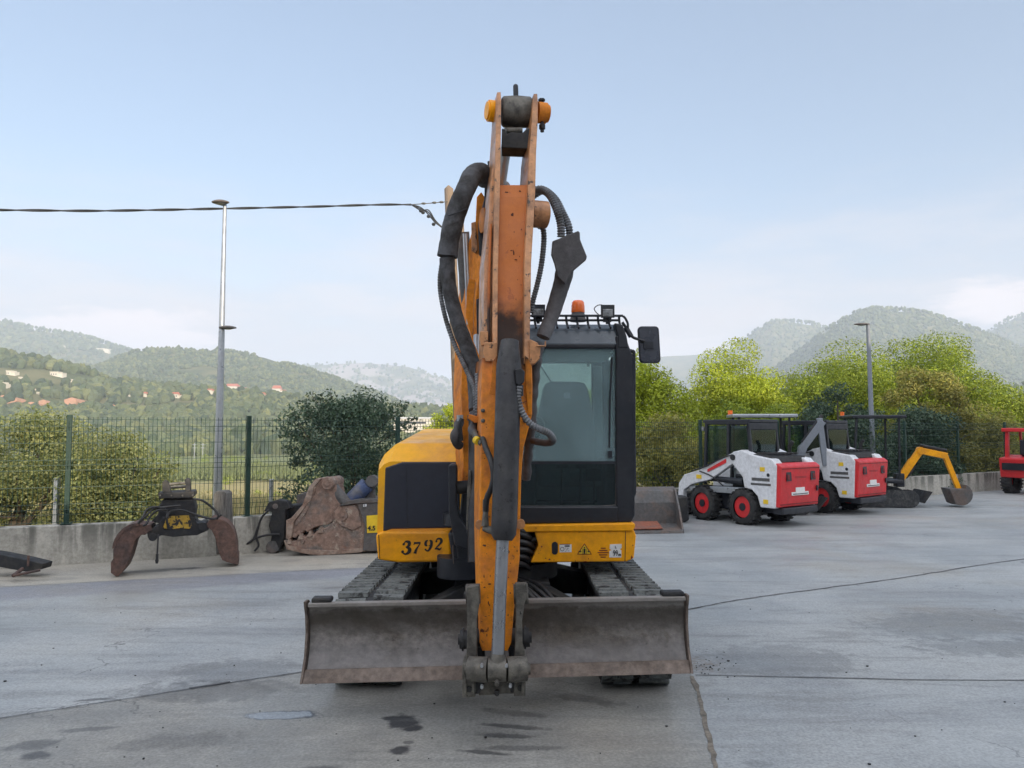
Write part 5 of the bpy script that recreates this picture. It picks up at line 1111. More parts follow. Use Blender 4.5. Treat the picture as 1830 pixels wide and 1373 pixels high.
# stick ----------------------------------------------------------
bk = Vector((-.15, .99, 0)).normalized()
secs = [  # py, left, right, front distance, depth
    (1163, 862, 908, 4.13, .10), (1150, 858, 914, 4.13, .13), (1090, 857.5, 919, 4.15, .19), (1000, 857, 929, 4.17, .26), (930, 857, 930, 4.19, .29), (850, 858.5, 932, 4.21, .32), (800, 859, 936, 4.22, .34),
    (770, 859.5, 944, 4.23, .36), (742, 860, 951, 4.24, .37), (690, 860, 952, 4.27, .38), (640, 862, 951, 4.30, .38)]
b = MB(); rings = []
for py, l, r_, d, dep in secs:
    a_ = P(l, py, d); c_ = P(r_, py, d+.015); rings.append([a_, c_, c_+bk*dep, a_+bk*dep])
b.loft(rings); stick = b.build('stick', M['orange'], EX, bevel=.008, seg=3)
secs2 = [(640, 888, 938, 4.34, .34), (560, 888.5, 937, 4.39, .33), (470, 889.5, 936.5, 4.46, .32), (400, 891, 939, 4.51, .31), (352, 892.5, 941, 4.55, .30), (331, 894, 943, 4.58, .28)]
b = MB(); rings = []
for py, l, r_, d, dep in secs2:
    a_ = P(l-4, py, d); c_ = P(r_+4, py, d+.01); rings.append([a_, c_, c_+bk*dep, a_+bk*dep])
b.loft(rings); b.build('stick_web', M['orange'], stick, bevel=.004)
def plate(sec, m_, name, w3=None):
    b = MB(); rings = []
    for py, l, r_, d, dep in sec:
        a_ = P(l, py, d); c_ = P(r_, py, d+.004); rings.append([a_, c_, c_+bk*dep, a_+bk*dep])
    b.loft(rings); return b.build(name, M[m_], stick, bevel=.005)
plate([(680, 880, 889, 4.262, .40), (640, 880, 889, 4.28, .40), (560, 880.5, 889.5, 4.34, .38), (470, 881.5, 890.5, 4.41, .37), (352, 884, 893.5, 4.51, .36), (270, 885, 895, 4.58, .32), (215, 887, 895.5, 4.63, .26), (180, 887.5, 896, 4.66, .20), (165, 888.5, 895, 4.69, .12)], 'tanplate', 'side_plate')
plate([(650, 937, 946, 4.285, .40), (560, 937, 948, 4.345, .38), (470, 937, 949.5, 4.415, .37), (352, 943, 956.5, 4.515, .36), (270, 946, 958.5, 4.585, .32), (222, 950, 961, 4.635, .26), (182, 952, 961.5, 4.665, .20), (168, 954, 960.5, 4.69, .12)], 'tanplate', 'side_plate')
# outer pale strip on the left (lit edge of the stick's side)
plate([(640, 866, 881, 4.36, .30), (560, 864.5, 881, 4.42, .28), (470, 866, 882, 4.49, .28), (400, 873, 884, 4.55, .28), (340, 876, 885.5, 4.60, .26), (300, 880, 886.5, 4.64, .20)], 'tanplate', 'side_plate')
plate([(640, 872, 876, 4.31, .06), (500, 872.5, 876.5, 4.42, .06), (400, 876, 879.5, 4.50, .06)], 'orange', 'weld_strip')
# boom-stick pin and its boss at the right
sd = Vector((.955, .30, 0)).normalized()
c0 = P(948, 382, 4.78); b = MB(); b.cyl(c0, c0+sd*.105, .085, 24); b.cyl(c0+sd*.106, c0+sd*.118, .05, 16); b.build('pin_boss', M['tanplate'], stick, bevel=.006)
c0 = P(872, 395, 4.88); b = MB(); b.cyl(c0-sd*.04, c0+sd*.05, .08, 20); b.build('pin_boss', M['orange_dull'], stick, bevel=.006)
# top end
c0 = P(872.5, 198, 4.78); b = MB(); b.cyl(c0, c0+sd*.055, .067, 26); b.cyl(c0-sd*.012, c0, .055, 26); b.build('end_boss', M['yellow'], stick, bevel=.005)
c0 = P(959, 201, 4.80); b = MB(); b.cyl(c0, c0+sd*.062, .066, 26); b.cyl(c0+sd*.063, c0+sd*.078, .055, 20); b.build('end_boss', M['orange_dull'], stick, bevel=.005)
b = MB(); b.cyl(P(969, 236, 4.80), P(968, 177, 4.80), .012, 8); b.cyl(P(969, 231, 4.80), P(968.8, 223, 4.80), .020, 6); b.cyl(P(968, 181, 4.80), P(968, 177.5, 4.80), .022, 6); b.build('bolt', M['blackmatte'], stick)
c0 = P(896.5, 200, 4.77); c1 = P(950, 201, 4.79); b = MB(); b.tube([c0, c0.lerp(c1, .06), c0.lerp(c1, .5), c0.lerp(c1, .94), c1], [.082, .094, .100, .094, .082], 26)
b.build('rod_eye', M['steel'], stick)
b = MB(); b.cyl(P(922, 174, 4.77), P(921.5, 155, 4.77), .0165, 10); b.sphere(P(921.5, 155, 4.77), .0165); b.build('grease_nipple', M['black'], stick)
b = MB(); b.slab([(897, 229), (903, 231), (906, 240), (912, 236), (934, 237), (940, 231), (951, 228), (948, 266), (896, 264)], 4.70, .16); b.build('cross_plate', M['blackmatte'], stick, bevel=.006)
b = MB(); b.cyl(P(905, 233, 4.72), P(934, 233, 4.72), .018, 12); b.build('bolt', M['steel'], stick)
# brackets at y ~ 600 px
for pts, d, dep, m_ in (([(858, 592), (872, 592), (872, 616), (860, 618), (857, 606)], 4.30, .06, 'tanplate'), ([(866, 612), (888, 612), (888, 646), (868, 646), (863, 630)], 4.28, .10, 'tanplate'), ([(946, 606), (960, 612), (966, 622), (965, 640), (956, 650), (946, 652)], 4.29, .10, 'tanplate'),
                        ([(959, 617), (974, 617), (974, 609), (976, 609), (976, 619), (959, 619.5)], 4.28, .05, 'tanplate')):
    b = MB(); b.slab(pts, d, dep); b.build('bracket', M[m_], stick, bevel=.004)
b = MB(); b.slab([(880, 646), (888, 636), (889, 704), (882, 706), (874, 704), (879, 670)], 4.262, .03); b.build('cheek_plate', M['orange'], stick, bevel=.003)
b = MB(); b.slab([(938, 636), (944, 640), (950, 656), (951, 742), (944, 742), (940, 700)], 4.245, .03); b.build('cheek_plate', M['orange'], stick, bevel=.003)
for px, py in ((863, 734), (863, 752), (938, 752)): b = MB(); b.sphere(P(px, py, 4.235), .012, (1, .6, 1), 10, 6); b.build('bolt', M['steel'], stick)
for (px, py) in ((858, 938), (930, 937)):
    b = MB(); c0 = P(px, py, 4.20); b.tube([c0+Vector((0, -.012, 0)), c0+Vector((0, .03, 0))], .026, 14); b.tube([c0+Vector((0, -.018, 0)), c0+Vector((0, -.010, 0))], .012, 8); b.build('pivot_boss', M['tanplate'], stick)
rg_ = random.Random(5)
M['scar'] = mat('bare_rust_scar', (0.09, 0.028, 0.014), 0.8, fine=.4)
def scar(px, py, d, w_, h_):
    n_ = 9; pts = []
    for k in range(n_):
        q = 2*math.pi*k/n_; rr_ = .55+.75*rg_.random(); pts.append((px+math.cos(q)*w_*rr_, py+math.sin(q)*h_*rr_))
    b = MB(); b.slab(pts, d, .0016); b.build('paint_scar', M['scar'], stick)
def web_d(py):
    for (p0, _, _, d0, _), (p1, _, _, d1, _) in list(zip(secs2, secs2[1:]))+list(zip(secs, secs[1:])):
        if min(p0, p1) <= py <= max(p0, p1): return d0+(d1-d0)*(py-p0)/(p1-p0)
    return 4.3
for px, py, w_, h_ in ((915.5, 384, 2.2, 4), (918, 452, 1.2, 7), (922, 464, 3, 1), (914, 448, 2, .8), (896, 512, 2.4, 2), (898, 575, 3, 3), (906, 560, 1.2, 1.2), (930, 560, 1, 2), (925, 500, .8, .8), (905, 345, 3, 2.5), (929, 342, 2.5, 1.5)):
    scar(px, py, web_d(py)-.0012+.004, w_, h_)
for px, py, w_, h_ in ((873, 1078, 1.3, 3.2), (875, 1082, 1, 2), (872, 1125, .8, 4), (870, 1135, .8, 3), (874, 1044, 3, 1.2), (866, 1050, 2, 1), (868, 1102, 1.6, .8), (912, 1060, 1.2, 1.5), (909, 1032, 1, 1.2), (866, 975, 3.5, 1.8), (870, 990, .9, .9), (865, 1030, 1.2, 4), (876, 1030, .8, 3), (920, 1050, .8, 3), (880, 858, .9, .9), (866, 820, 1, 1), (924, 985, 1, 2), (908, 1100, 1, 2.5), (861, 1112, 1.5, 2)):
    scar(px, py, web_d(py)+.001, w_, h_)
for k in range(26):
    px = rg_.uniform(888, 940); py = rg_.uniform(360, 590); q = rg_.uniform(.4, 1.1); scar(px, py, web_d(py)-.0012+.005, q, q*rg_.uniform(.6, 2))
# bucket cylinder in front ----------------------------------------
def PT(px, py, d): return P(px, py, d)
b = MB()
ax = [P(911, 610, 4.21), P(909, 655, 4.18), P(905.5, 800, 4.10), P(901.5, 930, 4.035), P(899.5, 955, 4.025), P(899, 966, 4.02)]
b.tube(ax, [.050, .068, .0675, .0675, .066, .046], 30); bcy = b.build('bucket_cylinder', M['barrel'], EX)
b = MB(); b.tube([P(898.5, 960, 4.02), P(893, 1080, 3.985), P(889.5, 1176, 3.965)], .0325, 26); b.build('rod', M['chrome'], bcy)
b = MB(); b.cyl(P(896, 664, 4.255)-sd*.0, P(930, 664, 4.27), .05, 18); b.build('port_block', M['blackmatte'], bcy)
b = MB(); b.slab([(920, 660), (931, 658), (938, 664), (937, 682), (929, 690), (922, 686)], 4.10, .07); b.tube([P(929, 688, 4.13), P(929, 708, 4.13)], .020, 10); b.build('port', M['barrel'], bcy, bevel=.005)
b = MB()
tg = [P(894.5+0.9*k, 699.5+k*.35, 4.15-.0) for k in range(0, 25)]
def arc_tag(py0, py1):
    b = MB(); rr_ = .0690; vs = []; n = 10; cen = P(908, (py0+py1)/2, 4.165)
    for k in range(n+1):
        a_ = R(-128+k*8.0)+0
        for py in (py0+k*.30, py1+k*.30):
            c_ = P(908, py, 4.165); vs.append((c_.x+rr_*math.cos(a_), c_.y+rr_*math.sin(a_), c_.z))
    b.add(vs, [(2*k, 2*k+2, 2*k+3, 2*k+1) for k in range(n)]); return b.build('tag', M['sticker'], bcy)
arc_tag(698, 705)
# rod eye, tipping links, coupler ---------------------------------
c0 = P(888.5, 1197, 3.955); b = MB(); b.tube([P(889.5, 1168, 3.962), P(889, 1180, 3.96), c0], [.034, .044, .050], 18); b.cyl(c0-Vector((.046, 0, 0)), c0+Vector((.046, 0, 0)), .058, 24); b.cyl(c0+Vector((0, -.05, -.04)), c0+Vector((0, -.075, -.05)), .012, 8); re = b.build('rod_eye', M['steel'], EX, bevel=.006)
coup = MB()
coup.cyl(P(838, 1196, 3.99), P(873, 1197, 3.97), .062, 22); coup.cyl(P(905, 1197, 3.97), P(940, 1195, 3.99), .062, 22)
coup.cyl(P(830, 1197, 3.985), P(948, 1196, 3.985), .028, 14)
link = coup.build('pin_barrel', M['steel'], EX, bevel=.005)
for side_ in (0, 1):
    L_ = [(835, 1050), (856, 1046), (857, 1080), (852, 1110), (852, 1150), (853, 1185), (858, 1205), (838, 1213), (828, 1205), (833, 1180), (835, 1130), (834, 1090)] if side_ == 0 else [(920, 1044), (941, 1043), (943, 1058), (937, 1082), (933, 1110), (934, 1150), (940, 1175), (940, 1212), (918, 1206), (919, 1180), (921, 1140), (922, 1090)]
    b = MB(); b.slab(L_, 4.04, .05); lk = b.build('tipping_link', M['steel'], EX, bevel=.005)
    xx = (833, 858) if side_ == 0 else (918, 944)
    b = MB(); b.cyl(P(xx[0], 1062, 4.10), P(xx[1], 1061, 4.10), .052, 20); b.build('link_boss', M['steel'], lk, bevel=.005)
    if side_ == 0:
        b = MB(); b.cyl(P(822, 1143, 4.10), P(836, 1143, 4.10), .048, 20); b.cyl(P(819, 1143, 4.10), P(823, 1143, 4.10), .030, 6); b.cyl(P(826, 1143, 4.10), P(829, 1143, 4.10), .058, 20); b.cyl(P(829, 1064, 4.10), P(834, 1064, 4.10), .020, 6)
    else:
        b = MB(); b.cyl(P(933, 1140, 4.10), P(946, 1139, 4.10), .048, 20); b.cyl(P(945, 1139, 4.10), P(950, 1139, 4.10), .030, 6); b.cyl(P(937, 1139, 4.10), P(940, 1139, 4.10), .058, 20)
    b.build('link_bolt', M['blackmatte'], lk, bevel=.003)
b = MB(); b.slab([(852, 1090), (866, 1160), (868, 1195), (858, 1200), (846, 1150)], 4.22, .05); b.slab([(914, 1120), (924, 1100), (926, 1190), (912, 1196), (908, 1160)], 4.22, .05); b.cyl(P(846, 1140, 4.21), P(932, 1139, 4.21), .05, 18)
b.build('inner_link', M['blackmatte'], EX, bevel=.008)
b = MB()
b.slab([(826, 1188), (840, 1182), (850, 1190), (850, 1246), (826, 1248)], 4.0, .16); b.slab([(919, 1198), (940, 1200), (939, 1245), (918, 1245)], 4.0, .16); b.slab([(853, 1216), (914, 1214), (912, 1240), (856, 1244)], 4.03, .10); b.cyl(P(828, 1226, 4.10), P(938, 1225, 4.10), .04, 16)
qc = b.build('quick_coupler', M['steel'], EX, bevel=.005)
for px, py, rr_ in ((838, 1232, .016), (930, 1230, .016), (888, 1240, .013), (861, 1191, .008), (861, 1229, .008), (905, 1191, .008), (912, 1227, .008)):
    b = MB(); c0 = P(px, py, 3.995 if py > 1225 and px not in (861, 905, 912) else 3.90); b.tube([c0, c0+Vector((0, .03, 0))], rr_, 10); b.build('bolt', M['galv'] if rr_ < .01 else M['blackmatte'], qc)
b = MB(); b.slab([(829, 1196), (834, 1194), (834, 1240), (829, 1242)], 3.985, .02); b.slab([(843, 1196), (848, 1196), (848, 1240), (843, 1240)], 3.985, .02); b.slab([(932, 1206), (937, 1206), (937, 1240), (932, 1240)], 3.985, .02); b.build('weld_rib', M['steel'], qc, bevel=.003)
b = MB(); b.slab([(850, 1204), (862, 1210), (866, 1222), (856, 1240), (848, 1240)], 4.01, .12); b.slab([(912, 1208), (920, 1206), (921, 1238), (912, 1238)], 4.01, .12); b.build('hook', M['blackmatte'], qc, bevel=.004)

# hoses ------------------------------------------------------------
def sleeve(pts, r, name='hose_sleeve', m_='sleeve', wav=.0, parent=EX, flat=1.0, taper=0.0):
    sp_ = resample(spline(pts, 12), .012); n = len(sp_)
    def rad(i): return r*(1+.07*mnoise.noise(sp_[i]*9)+.05*mnoise.noise(sp_[i]*31)+wav*math.sin(i*.8))*(1-taper*i/n)
    b = MB(); b.tube(sp_, [rad(i) for i in range(n)], 16, flat=flat); return b.build(name, M[m_], parent)
def spiral(pts, r, parent=EX, pitch=.017):
    sp_ = resample(spline(pts, 14), pitch/2); b = MB(); b.tube(sp_, [r*(1.06 if i % 2 else .78) for i in range(len(sp_))], 12, smooth=False)
    o_ = b.build('spiral_hose', M['spiral'], parent); return o_
D = 4.72
big = [P(868, 322, 4.95), P(860, 308, 4.86), P(846, 312, 4.80), P(834, 335, D), P(822, 362, D), P(811, 395, D), P(803, 432, D), P(799, 462, D), P(801, 500, D), P(808, 540, D), P(822, 588, D), P(836, 625, D), P(846, 660, D), P(850, 700, 4.66), P(852, 735, 4.6)]
sleeve(big[:8], .062); sleeve(big[7:], .047, wav=.02)
for (px, py, ang, hw) in ((818, 379, -22, 17), (799, 455, 4, 15.5)):
    b = MB(); p0 = P(px-hw, py-hw*math.sin(R(ang)), D-.055); p1 = P(px+hw, py+hw*math.sin(R(ang)), D-.055); mid_ = P(px, py+1, D-.075); b.tube(spline([p0, mid_, p1], 5), .0035, 6); b.build('cable_tie', M['black'], EX)
spiral([P(789, 474, 4.76), P(786, 500, 4.76), P(788, 530, 4.76), P(798, 575, 4.75), P(814, 620, 4.73), P(832, 658, 4.66), P(846, 690, 4.56), P(850, 720, 4.5), P(849, 760, 4.48)], .0155)
spiral([P(852, 668, 4.5), P(854, 700, 4.47), P(852, 745, 4.45)], .015)
spiral([P(951, 344, 4.9), P(966, 339, 4.85), P(982, 348, 4.8), P(994, 372, 4.76), P(1002, 400, 4.74), P(1003, 425, 4.74)], .026); spiral([P(953, 350, 4.95), P(972, 341, 4.9), P(992, 356, 4.84), P(1006, 382, 4.8), P(1016, 404, 4.78), P(1018, 425, 4.78)], .024)
spiral([P(962, 404, 4.88), P(970, 408, 4.86), P(972, 430, 4.86), P(968, 470, 4.86), P(961, 505, 4.87), P(952, 540, 4.9), P(949, 560, 4.92)], .019)
sleeve([P(1014, 440, 4.78), P(1008, 490, 4.76), P(997, 530, 4.74), P(984, 570, 4.70), P(970, 604, 4.62)], .062, m_='pad', flat=.5, taper=.35)
b = MB(); b.slab([(987, 431), (1012, 421), (1034, 412), (1036.5, 416), (1037, 428), (1049, 458), (1048, 464), (1022, 486), (1010, 508), (996, 494), (991, 472), (985, 455)], 4.66, .03)
b.build('rubber_flap', M['pad'], EX, bevel=.008, seg=3)
sleeve([P(966, 612, 4.5), P(960, 640, 4.5), P(956, 680, 4.5), P(952, 720, 4.5), P(950, 760, 4.5), P(944, 810, 4.55), P(940, 860, 4.6)], .027, m_='pad', wav=.12)
spiral([P(928, 690, 4.12), P(926, 712, 4.12), P(932, 735, 4.12), P(945, 755, 4.13), P(962, 766, 4.15), P(980, 774, 4.2), P(988, 784, 4.25)], .019)
sleeve([P(984, 778, 4.25), P(988, 788, 4.28), P(978, 792, 4.34), P(962, 790, 4.4), P(952, 788, 4.48)], .020, m_='pad')
sleeve([P(862, 800-20, 4.25), P(868, 800, 4.18), P(878, 825, 4.12), P(882, 850, 4.10), P(878, 872, 4.10), P(870, 892, 4.13), P(868, 914, 4.15)], .0155, name='hose', m_='hose')
b = MB(); b.tube([P(847, 774, 4.32), P(853, 784, 4.28), P(862, 794, 4.23)], .017, 12); b.build('hose_fitting', M['steel'], EX)
b = MB(); b.tube([P(868, 893, 4.15), P(868, 915, 4.15)], .0165, 12); b.tube([P(868, 914, 4.15), P(867, 940, 4.15)], [.014, .02], 12); b.tube([P(866, 944, 4.16), P(884, 950, 4.12)], .02, 10); b.build('hose_fitting', M['steel'], EX)
b = MB(); b.tube([P(850, 786, 4.262), P(855, 789, 4.242)], .022, 12); b.build('hose_fitting', M['signyellow'], EX)
sleeve([P(846, 738, 4.5), P(848, 756, 4.46), P(844, 770, 4.42), P(850, 778, 4.35)], .024, m_='pad', wav=.1)
sleeve([P(822, 752, 5.25), P(818, 765, 5.22), P(813, 778, 5.22), P(814, 790, 5.24), P(822, 797, 5.3)], .030, m_='pad', wav=.1); sleeve([P(826, 748, 5.2), P(822, 760, 5.2), P(824, 790, 5.22)], .016, name='hose', m_='hose')
b = MB(); b.tube([P(822, 742, 5.22), P(822, 753, 5.22)], .022, 10); b.build('hose_fitting', M['galv'], EX)
b = MB(); b.slab([(838, 740), (858, 746), (860, 756), (848, 756), (836, 748)], 4.40, .08); b.build('hose_clamp', M['orange_dull'], EX, bevel=.005)

# ------------------------------------------------------------------ attachments lying along the wall on the left
dg = lambda px: 8.32+(px-200)*(9.0-8.32)/225
GR = thing('timber_grab', 'rusty timber grab with two curved claws and black head standing by the wall', 'grab', P(310, 1005, dg(310)).xyz)
GR.location.z = 0
gdir = Vector((.30, -.95, 0)).normalized()*-1
def gslab(pts, dep, off=0.0): 
    b = MB(); a_ = [P(x_, y_, dg(x_)+off) for x_, y_ in pts]; b.hexa(a_, [p+gdir*dep for p in a_]); return b
def arcpts(cx_, cy_, rx_, ry_, a0, a1, n): return [(cx_+rx_*math.cos(R(a0+(a1-a0)*k/n)), cy_-ry_*math.sin(R(a0+(a1-a0)*k/n))) for k in range(n+1)]
lj = arcpts(248, 985, 46, 48, 178, 78, 8)+[(270, 938), (272, 948), (262, 953)]+arcpts(256, 990, 20, 34, 80, 165, 5)+[(231, 1000), (224, 1016), (212, 1030), (207, 1031), (198, 1024), (198, 1005), (202, 999)]
ljm = gslab(lj, .34).build('claw', M['rustred'], GR, bevel=.006)
gslab([(202, 980)]+arcpts(248, 985, 48, 50, 176, 90, 8)+arcpts(248, 985, 43, 45, 90, 176, 8), .36, -.012).build('claw_rim', M['rustred'], ljm)
rj = [(367, 939), (378, 926)]+arcpts(388, 968, 34, 40, 80, 10, 6)+[(424, 975), (424.5, 992), (426, 993), (426, 1010), (405, 1005), (397, 1001), (391, 988), (384, 960), (378, 948)]
rjm = gslab(rj, .34).build('claw', M['rustred'], GR, bevel=.006)
gslab([(382, 946), (390, 962), (396, 985), (400, 1002), (411, 1006), (402, 975), (396, 955), (388, 944)], .30, .02).build('claw_inner', M['blackmatte'], rjm)
gslab([(283, 938), (290, 923), (345, 924), (352, 935), (374, 938), (372, 948), (352, 957), (330, 958), (310, 960), (288, 957), (276, 965), (264, 962), (262, 950), (270, 945)], .30, .01).build('body', M['blackmatte'], GR, bevel=.01)
gslab([(298, 923), (337, 921), (344, 941), (338, 945), (322, 944), (304, 946), (291, 944)], .01, -.004).build('side_plate', mat('scraped_yellow_plate', (0.40, 0.25, 0.03), .7, c2=(0.02, 0.02, 0.02), s2=16, a2=(.5, .54), fine=.3), GR)
gslab([(284, 907), (290, 893), (346, 893), (350, 908), (348, 924), (352, 930), (330, 936), (285, 936), (270, 932), (282, 920)], .26, .02).build('rotator', M['blackmatte'], GR, bevel=.01)
gslab([(282, 881), (347, 878), (348, 886), (344, 890), (284, 892)], .32, -.01).build('flange', M['blackmatte'], GR, bevel=.008)
for pts in ([(290, 880), (290, 862), (294, 858), (300, 860), (304, 870), (306, 880)], [(330, 880), (332, 866), (330, 858), (334, 854), (340, 856), (341, 878)]): gslab(pts, .05).build('ear', M['blackmatte'], GR, bevel=.006)
for pts in ([(292, 878), (293, 862), (299, 862), (306, 878)], [(332, 878), (333, 858), (340, 858), (341, 878)]): gslab(pts, .04, .24).build('ear', M['blackmatte'], GR, bevel=.006)
b = MB(); b.cyl(P(298, 866, dg(298)+.03), P(336, 863, dg(336)+.03), .016, 12); b.cyl(P(292, 872, dg(298)+.26), P(342, 869, dg(336)+.26), .018, 12); b.build('pin', M['steel'], GR)
for q in (286, 306, 326, 344): b = MB(); b.sphere(P(q, 886, dg(q)-.014), .012, (1, .6, 1), 8, 5); b.build('bolt', M['steel'], GR)
for q in ((273, 960), (362, 941)): b = MB(); c0 = P(*q, dg(q[0])-.03); b.cyl(c0, c0+gdir*.36, .045, 18); b.build('pivot_pin', M['blackmatte'], GR, bevel=.004)
for pts in ([(322, 904), (300, 906), (275, 910), (258, 925), (247, 935), (255, 925), (262, 912), (278, 906), (296, 912), (300, 925)], [(300, 912), (282, 912), (268, 924), (262, 936), (256, 940)], [(300, 940), (298, 925), (305, 914), (325, 912), (350, 920), (370, 926), (385, 927), (396, 920)], [(346, 892), (362, 895), (380, 908), (390, 920), (388, 928)]):
    b = MB(); b.tube(spline([P(x_, y_, dg(x_)-.05-.02*(k % 2)) for k, (x_, y_) in enumerate(pts)], 7), .0125, 8); b.build('hose', M['hose'], GR)
b = MB(); b.tube([P(283, 955, 8.5), P(281, 990, 8.45)], .009, 8); b.tube([P(281, 990, 8.45), P(280.5, 1001, 8.45)], .014, 8); b.tube([P(280.5, 1001, 8.45), P(280.3, 1007, 8.45)], [.02, .014], 8); b.build('hanging_hose', M['hose'], GR)
# stump post
b = MB(); d = 9.35; b.slab([(381, 884), (386, 878), (400, 877.5), (405, 882), (407, 990), (386, 992)], d, .20); o = b.build('wooden_post', M['greywood'], bevel=.012); tag(o, 'thick weathered grey timber post standing against the low wall under the lamp', 'post')
# scrap at the left edge
SC = thing('scrap_frame', 'dark metal scrap plate lying against the wall at the left edge', 'scrap', (-5.4, 8.3, 0))
b = MB(); b.slab([(-40, 985), (0, 991), (40, 999), (77, 1008), (74, 1018), (45, 1022), (0, 1014), (-40, 1006)], 8.35, .18); b.build('plate', M['blackmatte'], SC, bevel=.008)
b = MB(); b.cyl(P(24, 1029, 8.1), P(72, 1019, 8.2), .014, 8); b.cyl(P(50, 1012, 8.3), P(51, 993, 8.3), .012, 8); b.cyl(P(24, 1029, 8.1), P(40, 1017, 8.3), .02, 8); b.build('bar', M['rustred'], SC)
# crusher
CR = thing('concrete_crusher', 'rusty hydraulic concrete crusher with closed jagged jaws beside the excavator', 'crusher', (-2.2, 9.7, 0))
dc = lambda px: 9.68+(px-507)*.0016
cdir = Vector((.12, 1, 0)).normalized()
def cslab(pts, dep, off=0.0):
    b = MB(); a_ = [P(x_, y_, dc(x_)+off) for x_, y_ in pts]; b.hexa(a_, [p+cdir*dep for p in a_]); return b
cslab([(507, 966), (512, 965), (516, 968), (530, 966), (536, 958), (545, 960), (553, 953), (560, 957), (566, 949), (585, 942), (596, 932), (598, 912), (607, 904), (636, 900), (650, 905), (660, 945), (662, 984), (640, 988), (600, 991), (570, 993), (545, 990), (512, 982)], .38).build('lower_jaw', M['rustjaw'], CR, bevel=.01)
cslab([(636, 899), (720, 897), (720, 982), (660, 986), (648, 984), (652, 940), (640, 905)], .46, -.03).build('body', M['greysteel'], CR, bevel=.01)
uj = [(510, 964), (511, 930), (520, 927), (538, 908), (548, 893), (552, 872), (562, 857), (578, 854), (592, 856), (600, 868), (603, 884), (610, 902), (600, 930), (585, 938), (572, 940), (560, 944), (550, 952), (544, 948), (538, 956), (530, 950), (524, 962)]
cslab(uj, .30, .04).build('upper_jaw', M['rustjaw'], CR, bevel=.012)
cslab([(511, 930), (520, 926), (540, 903), (552, 870), (566, 855), (574, 855), (560, 872), (556, 892), (544, 908), (524, 934), (520, 962), (512, 964)], .36, .005).build('jaw_rim', M['rimsteel'], CR, bevel=.006)
cslab([(507, 966), (516, 975), (545, 982), (600, 984), (655, 979), (662, 984), (640, 988), (600, 991), (570, 993), (545, 990), (512, 982)], .40, -.012).build('jaw_rim', M['rimsteel'], CR, bevel=.004)
cslab([(598, 914), (606, 906), (634, 902), (640, 912), (646, 940), (630, 948), (610, 940), (600, 930)], .02, -.022).build('hinge_plate', M['rustjaw'], CR, bevel=.006)
for q0 in ((516, 968), (536, 960), (553, 955), (572, 948)):
    cslab([(q0[0]-5, q0[1]+5), (q0[0], q0[1]-6), (q0[0]+5, q0[1]+4)], .10, -.02).build('tooth', M['rimsteel'], CR, bevel=.003)
cslab([(560, 870), (566, 868), (548, 915), (530, 940), (526, 936), (543, 910)], .02, .02).build('weld_plate', M['rustjaw'], CR, bevel=.004)
for q in ((585, 864, .055), (611, 921, .05)):
    c0 = P(q[0], q[1], dc(q[0])-.03); b = MB(); b.cyl(c0, c0+cdir*.42, q[2]+.02, 20); b.cyl(c0-cdir*.012, c0, q[2]*.6, 14); b.build('pin', M['rustjaw'], CR, bevel=.005)
b = MB(); b.tube([P(590, 866, 9.95), P(606, 888, 9.95), P(628, 905, 9.95)], .085, 18); b.build('cylinder', M['greysteel'], CR)
b = MB(); b.tube([P(630, 892, 10.0), P(656, 866, 10.0)], .10, 18); b.build('cylinder_barrel', M['bluesteel'], CR)
b = MB(); b.cyl(P(664, 860, 9.93), P(668, 859, 10.13), .075, 18); b.slab([(650, 862), (660, 850), (672, 852), (674, 866), (668, 876), (672, 898), (640, 898)], 10.02, .10); b.build('cylinder_eye', M['greysteel'], CR, bevel=.008)
cslab([(604, 905), (620, 896), (640, 892), (720, 891), (720, 897), (636, 900)], .50, -.05).build('top_flange', M['greysteel'], CR, bevel=.006)
cslab([(655, 922), (690, 919), (690, 951), (656, 953)], .006, -.04).build('yellow_plate', M['signyellow'], CR)
o = text('4.5', 657, 948, 8, dc(657)-.044, 'ink', CR, bold=.003)
cslab([(649, 901.5), (655, 901), (655, 905.5), (649, 906)], .004, -.056).build('mark', M['white'], CR)
text('8', 650.2, 905.2, 3.6, dc(650)-.062, 'ink', CR); text('Bob', 661, 905, 4.5, dc(660)-.056, 'white', CR, bold=.002) if False else None
for q in ((540, 968), (559, 963), (527, 957), (533, 953)):
    c0 = P(q[0], q[1], dc(q[0])-.012); b = MB(); b.cyl(c0, c0+cdir*.05, .028, 12); b.build('tooth_bolt', M['rustjaw'], CR, bevel=.004)
# black attachment between
BK = thing('hydraulic_breaker_head', 'black hydraulic attachment with hoses lying between the grab and the crusher', 'attachment', (-3.0, 10.0, 0)); BK.name = 'hydraulic_attachment'
b = MB(); b.slab([(508, 905), (540, 900), (556, 915), (556, 960), (508, 962), (503, 940), (505, 915)], 10.15, .3); b.build('body', M['blackmatte'], BK, bevel=.015)
b = MB(); b.slab([(471, 914), (480, 898), (496, 893), (512, 896), (520, 908), (510, 912), (508, 960), (500, 984), (488, 990), (476, 985), (482, 976), (485, 960), (480, 940), (486, 915)], 9.95, .16); b.build('hook_plate', M['blackmatte'], BK, bevel=.012)
b = MB(); b.cyl(P(487, 978, 9.93), P(487, 977, 10.25), .08, 20); b.build('pin', M['greysteel'], BK, bevel=.006)
b = MB(); b.cyl(P(492, 905, 9.93), P(492, 905, 10.2), .035, 14); b.build('pin', M['greysteel'], BK, bevel=.006)
b = MB(); b.slab([(530, 885), (545, 880), (556, 888), (548, 905), (530, 905)], 10.3, .1); b.build('lug', M['greysteel'], BK, bevel=.01)
